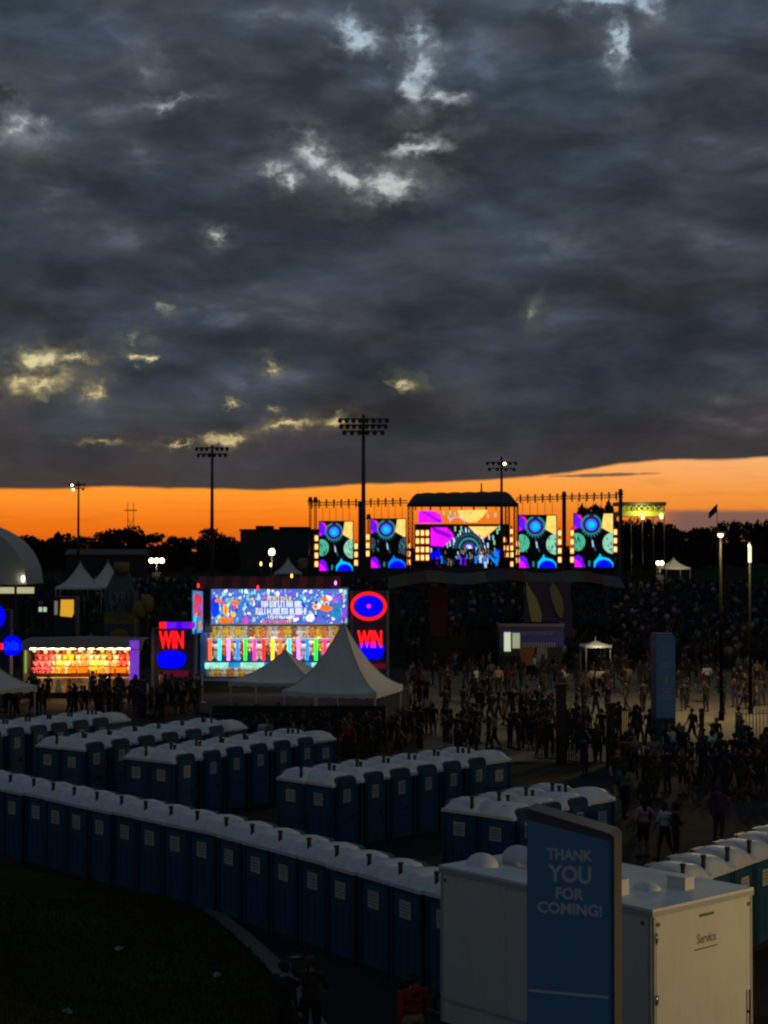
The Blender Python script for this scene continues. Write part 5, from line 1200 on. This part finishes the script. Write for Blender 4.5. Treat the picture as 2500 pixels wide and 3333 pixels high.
# street lamps of the plaza
def street_lamp(px, ybase, ytop, label, kind):
    g = G(px, ybase); p = P(px, ytop, g.y); h = p.z
    t = thing('street_lamp', label, 'street lamp', (g.x, g.y, 0), 0, 'plaza street lamps')
    mb = MB(); mb.tube((0, 0, 0), (0, 0, h - .9 if kind else h), .10, .055, 10); mb.tube((0, 0, 0), (0, 0, .5), .17, .14, 10); mb.build('post', mat('post_black', (.004, .004, .004), .9, .1, spec=.05), t)
    if kind:
        mb = MB(); mb.tube((0, 0, h - .9), (0, 0, h), .085, None, 12); mb.build('light_tube', emit('tube_warm', lin(255, 225, 165), 2.2), t); mb = MB(); mb.tube((0, 0, h), (0, 0, h + .25), .1, .04, 10); mb.build('cap', dark_metal, t)
    else:
        mb = MB(); mb.tube((0, 0, h), (-.1, -.35, h + .05), .03, None, 6); mb.box((-.25, -.7, h), (.05, -.3, h + .12)); mb.build('lamp_head', dark_metal, t)
        mb = MB(); mb.ball((-.1, -.5, h - .05), (.15, .16, .14), 0, 8, 6); mb.build('lens', emit('lens_peach', lin(255, 215, 160), 6), t)
    return t, h
t, h = street_lamp(2443, 2325, 1778, 'plaza lamp post topped by a glowing vertical tube', 1); lamp_light('lamp_glow', 'POINT', (-.5, -.3, h - .3), 1700, (1, .72, .32), t, .2)
t, h = street_lamp(2348, 2345, 1738, 'plaza lamp post with a bright peach lamp head', 0); lamp_light('lamp_glow', 'POINT', (-.1, -.6, h - .5), 1600, (1, .72, .32), t, .2)

# ------------------------------------------------------------------ people
# each body: tapered limbs and ellipsoids fused into one continuous surface, tagged by the nearest limb
SKIN, TOP, LEGS, SHOE, HAIR = range(5)
def capsule(bm_, p0, p1, r0, r1, n=10):
    p0, p1 = Vector(p0), Vector(p1); d = (p1 - p0); ln = d.length
    d = d.normalized() if ln > 1e-6 else Vector((0, 0, 1)); u = d.orthogonal().normalized(); w = d.cross(u); rings = []
    for t, rr_, off in [(0, .02, -1), (0, .7, -.7), (0, 1, 0), (1, 1, 0), (1, .7, .7), (1, .02, 1)]:
        r_ = (r0 if t == 0 else r1); c_ = (p0 if t == 0 else p1) + d * (off * r_)
        rings.append([bm_.verts.new(c_ + (u * math.cos(6.2832 * i / n) + w * math.sin(6.2832 * i / n)) * (r_ * rr_)) for i in range(n)])
    for a_, b_ in zip(rings, rings[1:]):
        for i in range(n): bm_.faces.new([a_[i], a_[(i + 1) % n], b_[(i + 1) % n], b_[i]])
    bm_.faces.new(rings[0][::-1]); bm_.faces.new(rings[-1])
def person_mesh(pose, target=1500, voxel=.013):
    bm_ = bmesh.new(); prims = []
    def cap(p0, p1, r0, r1, tg): capsule(bm_, p0, p1, r0, r1); prims.append((Vector(p0), Vector(p1), r0, r1, tg))
    def ell(c, r, tg):
        m4 = Matrix.Translation(c) @ Matrix.Diagonal((*r, 1)); bmesh.ops.create_uvsphere(bm_, u_segments=14, v_segments=10, radius=1, matrix=m4)
        prims.append((Vector(c), Vector(c), min(r), min(r), tg))
    st = pose.get('step', 0.0); fem = pose.get('fem', False); sh = .165 if fem else .19
    lean = pose.get('lean', 0.0)
    for s, k in ((-1, st), (1, -st)):
        hip, knee = (s * .085, 0, .92), (s * .095, -k * .55 - .02, .50); ank = (s * .10, -k + (.08 if k < 0 else .02), .09 + (.06 if k < 0 else 0))
        cap(hip, knee, .088, .062, LEGS); cap(knee, (knee[0] * .55 + ank[0] * .45, knee[1] * .55 + ank[1] * .45 + .01, .31), .058, .055, LEGS); cap((knee[0] * .55 + ank[0] * .45, knee[1] * .55 + ank[1] * .45 + .01, .31), ank, .052, .038, LEGS if not pose.get('shorts') else SKIN)
        if pose.get('shorts'): prims[-2] = prims[-2][:4] + (SKIN,)
        cap((ank[0], ank[1] + .03, .05), (ank[0] + s * .02, ank[1] - .16, .042), .042, .036, SHOE)
    ell((0, 0, .96), (.155, .11, .12), LEGS); ell((0, lean * .3, 1.12), (.135 if fem else .15, .10, .17), TOP); ell((0, lean * .6, 1.32), (sh - .02, .115, .17), TOP)
    cap((-sh, lean, 1.42), (sh, lean, 1.42), .058, .058, TOP); ell((0, lean, 1.44), (.11, .08, .06), TOP)
    hx, hy = 0, lean - .015
    cap((0, lean, 1.46), (0, hy, 1.56), .052, .05, SKIN); ell((hx, hy - .01, 1.63), (.075, .092, .11), SKIN); ell((hx, hy - .055, 1.575), (.05, .045, .04), SKIN)
    cap((hx, hy - .10, 1.64), (hx, hy - .118, 1.61), .010, .015, SKIN)
    for s in (-1, 1): ell((hx + s * .078, hy + .005, 1.62), (.012, .022, .032), SKIN)
    ell((hx, hy + .018, 1.665), (.085, .095, .092), HAIR)
    if pose.get('long'): cap((hx, hy + .055, 1.66), (hx, hy + .09, 1.40), .075, .05, HAIR)
    if pose.get('hat'): cap((hx, hy, 1.72), (hx, hy, 1.735), .105, .09, TOP); cap((hx, hy - .10, 1.70), (hx, hy - .15, 1.69), .05, .04, TOP)
    if pose.get('hood'): cap((0, lean + .08, 1.44), (0, lean + .09, 1.5), .09, .08, TOP)
    if pose.get('pack'): ell((0, lean + .17, 1.24), (.13, .085, .21), SHOE)
    for s, arm in ((-1, pose['arms'][0]), (1, pose['arms'][1])):
        S0 = (s * sh, lean, 1.42); el_, wr = arm; el_ = (s * el_[0], el_[1], el_[2]); wr = (s * wr[0], wr[1], wr[2])
        cap(S0, el_, .052, .042, TOP); cap(el_, wr, .040, .028, TOP if pose.get('sleeve') else SKIN)
        d = (Vector(wr) - Vector(el_)).normalized(); side = d.cross(Vector((0, 1, .2))).normalized(); pal = Vector(wr) + d * .05
        cap(wr, pal + d * .02, .026, .032, SKIN)
        for f_ in range(4):
            b_ = pal + d * .03 + side * ((f_ - 1.5) * .021); L_ = (.060, .072, .066, .05)[f_]; bend = d.cross(side) * .022
            cap(b_, b_ + d * L_ * .55 + bend * .4, .0105, .0100, SKIN); cap(b_ + d * L_ * .55 + bend * .4, b_ + d * L_ + bend, .0100, .009, SKIN)
        th_ = pal - side * .034; cap(Vector(wr) + d * .03 - side * .02, th_ + d * .01 - side * .012, .013, .011, SKIN); cap(th_ + d * .01 - side * .012, th_ + d * .045 - side * .016, .011, .009, SKIN)
    me = D_.meshes.new('person'); bm_.to_mesh(me); bm_.free()
    ob = D_.objects.new('person_tmp', me); COL.objects.link(ob)
    rm = ob.modifiers.new('r', 'REMESH'); rm.mode = 'VOXEL'; rm.voxel_size = voxel
    smt = ob.modifiers.new('s', 'SMOOTH'); smt.factor = .5; smt.iterations = 2
    dc_ = ob.modifiers.new('d', 'DECIMATE'); dc_.ratio = pose.get('ratio', .12)
    dg = bpy.context.evaluated_depsgraph_get(); dg.update(); out = D_.meshes.new_from_object(ob.evaluated_get(dg)); D_.objects.remove(ob); D_.meshes.remove(me)
    out.name = 'person'
    for k in range(5): out.materials.append(CL[(CN['skin'], CN['black'], CN['navy'], CN['black'], CN['hair'])[k]])
    for p in out.polygons:
        c_ = p.center; best, bt = 9, 0
        for a_, b_, r0, r1, tg in prims:
            d = b_ - a_; l2 = d.length_squared; t = 0 if l2 < 1e-9 else max(0, min(1, (c_ - a_).dot(d) / l2)); ds = (c_ - a_ - d * t).length - (r0 + (r1 - r0) * t)
            if ds < best: best, bt = ds, tg
        if bt in (SKIN, HAIR) and 1.52 < c_.z and abs(c_.x) < .1: bt = SKIN if (c_.y < hy - .045 and c_.z < 1.69 and not (pose.get('hat') and c_.z > 1.68)) or c_.z < 1.54 else HAIR
        if pose.get('hat') and c_.z > 1.69: bt = TOP
        p.material_index = bt; p.use_smooth = True
    return out
DOWN = ((.245, .02, 1.13), (.26, -.05, .88)); SWF = ((.235, -.06, 1.14), (.225, -.2, .93)); SWB = ((.24, .10, 1.15), (.25, .10, .90))
UP = ((.30, -.08, 1.58), (.22, -.18, 1.82)); PHONE = ((.24, -.08, 1.16), (.10, -.30, 1.28)); HIPS = ((.34, .05, 1.18), (.20, -.06, 1.02)); FOLD = ((.24, -.08, 1.16), (.02, -.20, 1.20))
POSES = [dict(arms=(DOWN, DOWN), sleeve=True), dict(arms=(SWF, SWB), step=.16), dict(arms=(SWB, SWF), step=-.17, fem=True, long=True), dict(arms=(PHONE, DOWN), hood=True, sleeve=True),
         dict(arms=(HIPS, DOWN), fem=True, long=True, shorts=True), dict(arms=(FOLD, FOLD), sleeve=True, hat=True), dict(arms=(SWF, SWB), step=.18, pack=True, shorts=True), dict(arms=(UP, DOWN), step=.05)]
PM = [person_mesh(p) for p in POSES]
NEARM = person_mesh(dict(arms=(PHONE, PHONE), fem=True, long=True, ratio=.35), voxel=.010), person_mesh(dict(arms=(SWF, SWB), step=.2, sleeve=True, hood=True, ratio=.35), voxel=.010), person_mesh(dict(arms=(DOWN, PHONE), sleeve=True, ratio=.35), voxel=.010)
SKINS = [CL[CN['skin']], mat('skin_deep', (.07, .035, .022), .7, .1), mat('skin_pale', (.30, .19, .14), .7, .1)]
rp = random.Random(21); PEOPLE = []
def place(x, y, z, mesh, top, legs, label, group, rz, hscale=1.0, hair=None, skin=None):
    o_ = D_.objects.new('person', mesh); COL.objects.link(o_); o_.location = (x, y, z); o_.rotation_euler = (0, 0, rz); k = hscale
    o_.scale = (k * rp.uniform(1.08, 1.28), k * rp.uniform(1.05, 1.25), k)
    for i, m_ in ((SKIN, skin or rp.choice(SKINS)), (TOP, CL[CN[top]]), (LEGS, CL[CN[legs]]), (HAIR, CL[CN[hair or 'hair']])):
        o_.material_slots[i].link = 'OBJECT'; o_.material_slots[i].material = m_
    PEOPLE.append((x, y)); return tag(o_, label, 'person', group)
def clear(x, y, gap): return all((x - a) ** 2 + (y - b) ** 2 > gap * gap for a, b in PEOPLE) and all((x - a) ** 2 + (y - b) ** 2 > r * r for a, b, r in OBST)
UNIQ = [(1550, 2262, 'white', 'charcoal', 1, 'person in a loose white shirt walking on the plaza, farther from the pylon'), (1622, 2258, 'pink', 'charcoal', 2, 'person in a pale pink top walking before the dark fence panels'),
        (1835, 2258, 'white', 'black', 3, 'person in a white shirt standing below the grey-green board'), (1927, 2262, 'pink', 'black', 4, 'person in a pale pink top beside another in white under the small canopy'), (1956, 2264, 'white', 'black', 6, 'person in a bright white shirt under the small pale canopy'),
        (2302, 2250, 'white', 'charcoal', 1, 'person in a white shirt right of the distant blue pylon, nearest to it'), (2465, 2236, 'tan', 'black', 2, 'person in a yellowish top beside the tube lamp post'), (2040, 2256, 'tan', 'brown', 1, 'person in a tan top walking between the canopy and the distant pylon'),
        (2405, 2420, 'grey', 'black', 0, 'person in a greyish lavender top at the pale railing'), (1740, 2215, 'white', 'black', 1, 'person with a white top in front of the orange standing board'),
        (1855, 2440, 'black', 'denim', 0, 'person in black standing left of the shorter gate pillar'), (2190, 2500, 'white', 'denim', 6, 'person in white carrying a bag below the distant blue pylon'), (2128, 2535, 'grey', 'tan', 6, 'person with a dark pack and pale trousers before the pylon'),
        (2290, 2530, 'navy', 'navy', 0, 'person in dark navy standing in the yard right of the pylon'), (2065, 2530, 'grey', 'black', 3, 'person in a light grey top near the short gate pillar'), (2030, 2535, 'red', 'black', 2, 'person in a dull red top near the short gate pillar'),
        (2320, 2520, 'white', 'navy', 7, 'person in a white top raising an arm behind the far yard group'), (2360, 2590, 'black', 'black', 5, 'person in black with a cap beside the railing plinth'), (2340, 2740, 'purple', 'navy', 3, 'person in a plum hooded top alone in the yard'),
        (2035, 2660, 'grey', 'black', 2, 'person in a grey top right behind the short toilet row'), (2105, 2690, 'black', 'black', 3, 'hooded person in black beside the short toilet row'), (2095, 2790, 'pink', 'black', 4, 'person in pale pink passing behind the white trailer'),
        (2165, 2800, 'white', 'black', 6, 'person in white before the row of teal toilets'), (2200, 2810, 'black', 'black', 5, 'person in a black cap walking by the trailer roof line'), (1790, 2465, 'black', 'brown', 1, 'person in black passing the iron railing inside the gate'),
        (860, 2470, 'white', 'grey', 0, 'person in a whitish top behind the double row below the tents'), (878, 2473, 'grey', 'navy', 2, 'person in grey beside one in white behind the toilet roofs'), (1135, 2475, 'red', 'black', 1, 'person in a dull red top under the large peaked tent side'), (1610, 2440, 'grey', 'black', 2, 'person in pale grey at the end of the central toilet row'),
        (430, 2275, 'tan', 'black', 2, 'person in tan lit by the purple booth panel'), (525, 2275, 'pink', 'brown', 4, 'person in pink lit below the blue neon panel'), (300, 2278, 'black', 'navy', 5, 'stallholder-like person in black at the orange booth counter')]
for x, y, top, lg, ps, lab in UNIQ:
    g = G(x, y); place(g.x, g.y, 0.004 if g.y > 71.6 and g.x > 1.6 else 0, PM[ps], top, lg, lab, 'people one can pick out', rp.uniform(0, 6.28), rp.uniform(.97, 1.05))
REG = [(70, (-10, 650), (2280, 2345), 'before the lit booths', 'dark crowd before the game booths'),
       (50, (650, 1330), (2390, 2475), 'between toilets and tents', 'dark crowd before the peaked tents'),
       (76, (1330, 1990), (2330, 2480), 'in the gate area', 'dark crowd at the gate'),
       (20, (1330, 2490), (2230, 2330), 'out on the lit plaza', 'dark figures on the plaza'),
       (48, (1990, 2490), (2400, 2620), 'in the yard by the pylon', 'dark figures in the yard')]
PW = ['arms hanging', 'mid-stride', 'long-haired and striding', 'hood down, one hand up', 'long-haired in shorts', 'arms folded under a cap', 'in shorts', 'one arm raised']
TOPS = ['black', 'black', 'charcoal', 'navy', 'brown', 'black', 'olive', 'charcoal', 'navy']; LEGC = ['black', 'navy', 'charcoal', 'black', 'denim', 'brown']
for n, xr, yr, lab, grp in REG:
    k = tries = 0
    while k < n and tries < 4000:
        tries += 1; g0 = G(rp.uniform(*xr), rp.uniform(*yr)); face = rp.uniform(0, 6.28)
        for j in range(rp.choice([1, 2, 2, 3, 3, 4, 5])):        # people stand and walk in small groups
            x, y = g0.x + (rp.gauss(0, .55) if j else 0), g0.y + (rp.gauss(0, .5) if j else 0)
            if k >= n or not clear(x, y, .42): continue
            ip = rp.choice([0, 0, 0, 1, 1, 2, 2, 3, 3, 4, 5, 5, 6, 6, 7]); top_ = rp.choice(TOPS)
            place(x, y, 0.004 if 71.6 < y < 126.9 and x > 1.6 else (terrain(y) + .02 if y > 127 else 0), PM[ip], top_, rp.choice(LEGC), f'person in a {top_} top, {PW[ip]}, {lab}', grp, face + rp.gauss(0, .7), rp.uniform(.92, 1.07)); k += 1
# three people close by at the bottom edge
for (x, y, top, lg, rz, i, hr, lab) in ((925, 3135, 'black', 'black', 2.4, 2, 'black', 'person in black with dark hair by the kerb at the bottom edge'), (1010, 3120, 'brown', 'black', 2.9, 0, 'brown', 'person with reddish brown hair holding a phone at the bottom edge'), (1345, 3175, 'red', 'tan', 3.6, 1, 'hair', 'person in a red hooded top beside the white trailer, bottom edge')):
    g = G(x, y, 1.7); place(g.x, g.y, 0, NEARM[i], top, lg, lab, 'people at the bottom edge', rz, 1.0, hr, SKINS[2])
# the crowd before the stage, nobody could count it
mb = MB(); rc = random.Random(77); cnt = 0
while cnt < 2600:
    Y = rc.uniform(129, 262); px = rc.uniform(-60, 2560); X = (px - CX) / FPX * Y
    dens = .25 + .75 * smooth(1250, 1500, px) if Y < 190 else .6
    if 600 < px < 1300 and Y < 160: dens *= .2
    if rc.random() > dens: continue
    if VY - 8 < Y < VY + 9 and 1250 < px < 2010 and rc.random() < .8: continue
    low_person(mb, X, Y, terrain(Y) + .02, rc.uniform(1.55, 1.85), (rc.choice([0, 9, 1, 4, 9, 7, 8, 10, 12, 13, 11] if rc.random() < .35 else [0, 1, 4]), rc.choice([0, 1, 4])), rc); cnt += 1
LOW = [person_mesh(dict(p, ratio=.03), voxel=.02) for p in POSES[:5]]
LOWD = [([v.co.copy() for v in m_.vertices], [(tuple(p.vertices), p.material_index) for p in m_.polygons]) for m_ in LOW]
for i in range(150):
    if i < 95: g = G(rc.uniform(1340, 2490), rc.uniform(2185, 2260))
    else: g = G(rc.uniform(1330, 2490), rc.uniform(2200, 2330))
    if g.y > 129 or not clear(g.x, g.y, .4) or rc.random() < (.45 if g.x < 8 else .1): continue
    vs, fs_ = rc.choice(LOWD); M4 = Matrix.Translation((g.x, g.y, .01)) @ Matrix.Rotation(rc.uniform(0, 6.28), 4, 'Z') @ Matrix.Diagonal((1.18, 1.15, rc.uniform(.92, 1.05), 1)); a = len(mb.v)
    tp_, lg_ = (rc.choice([0, 1, 4, 4, 7, 8, 0, 0, 1, 9]), rc.choice([0, 1, 4, 10])); cm = (3, tp_, lg_, 0, 2)
    mb.v += [tuple(M4 @ v) for v in vs]
    for f_, mi in fs_: mb.face([a + q for q in f_], cm[mi], True)
tag(mb.build('crowd', CL), 'dense dark crowd filling the field before the stage', 'crowd', None, 'stuff')
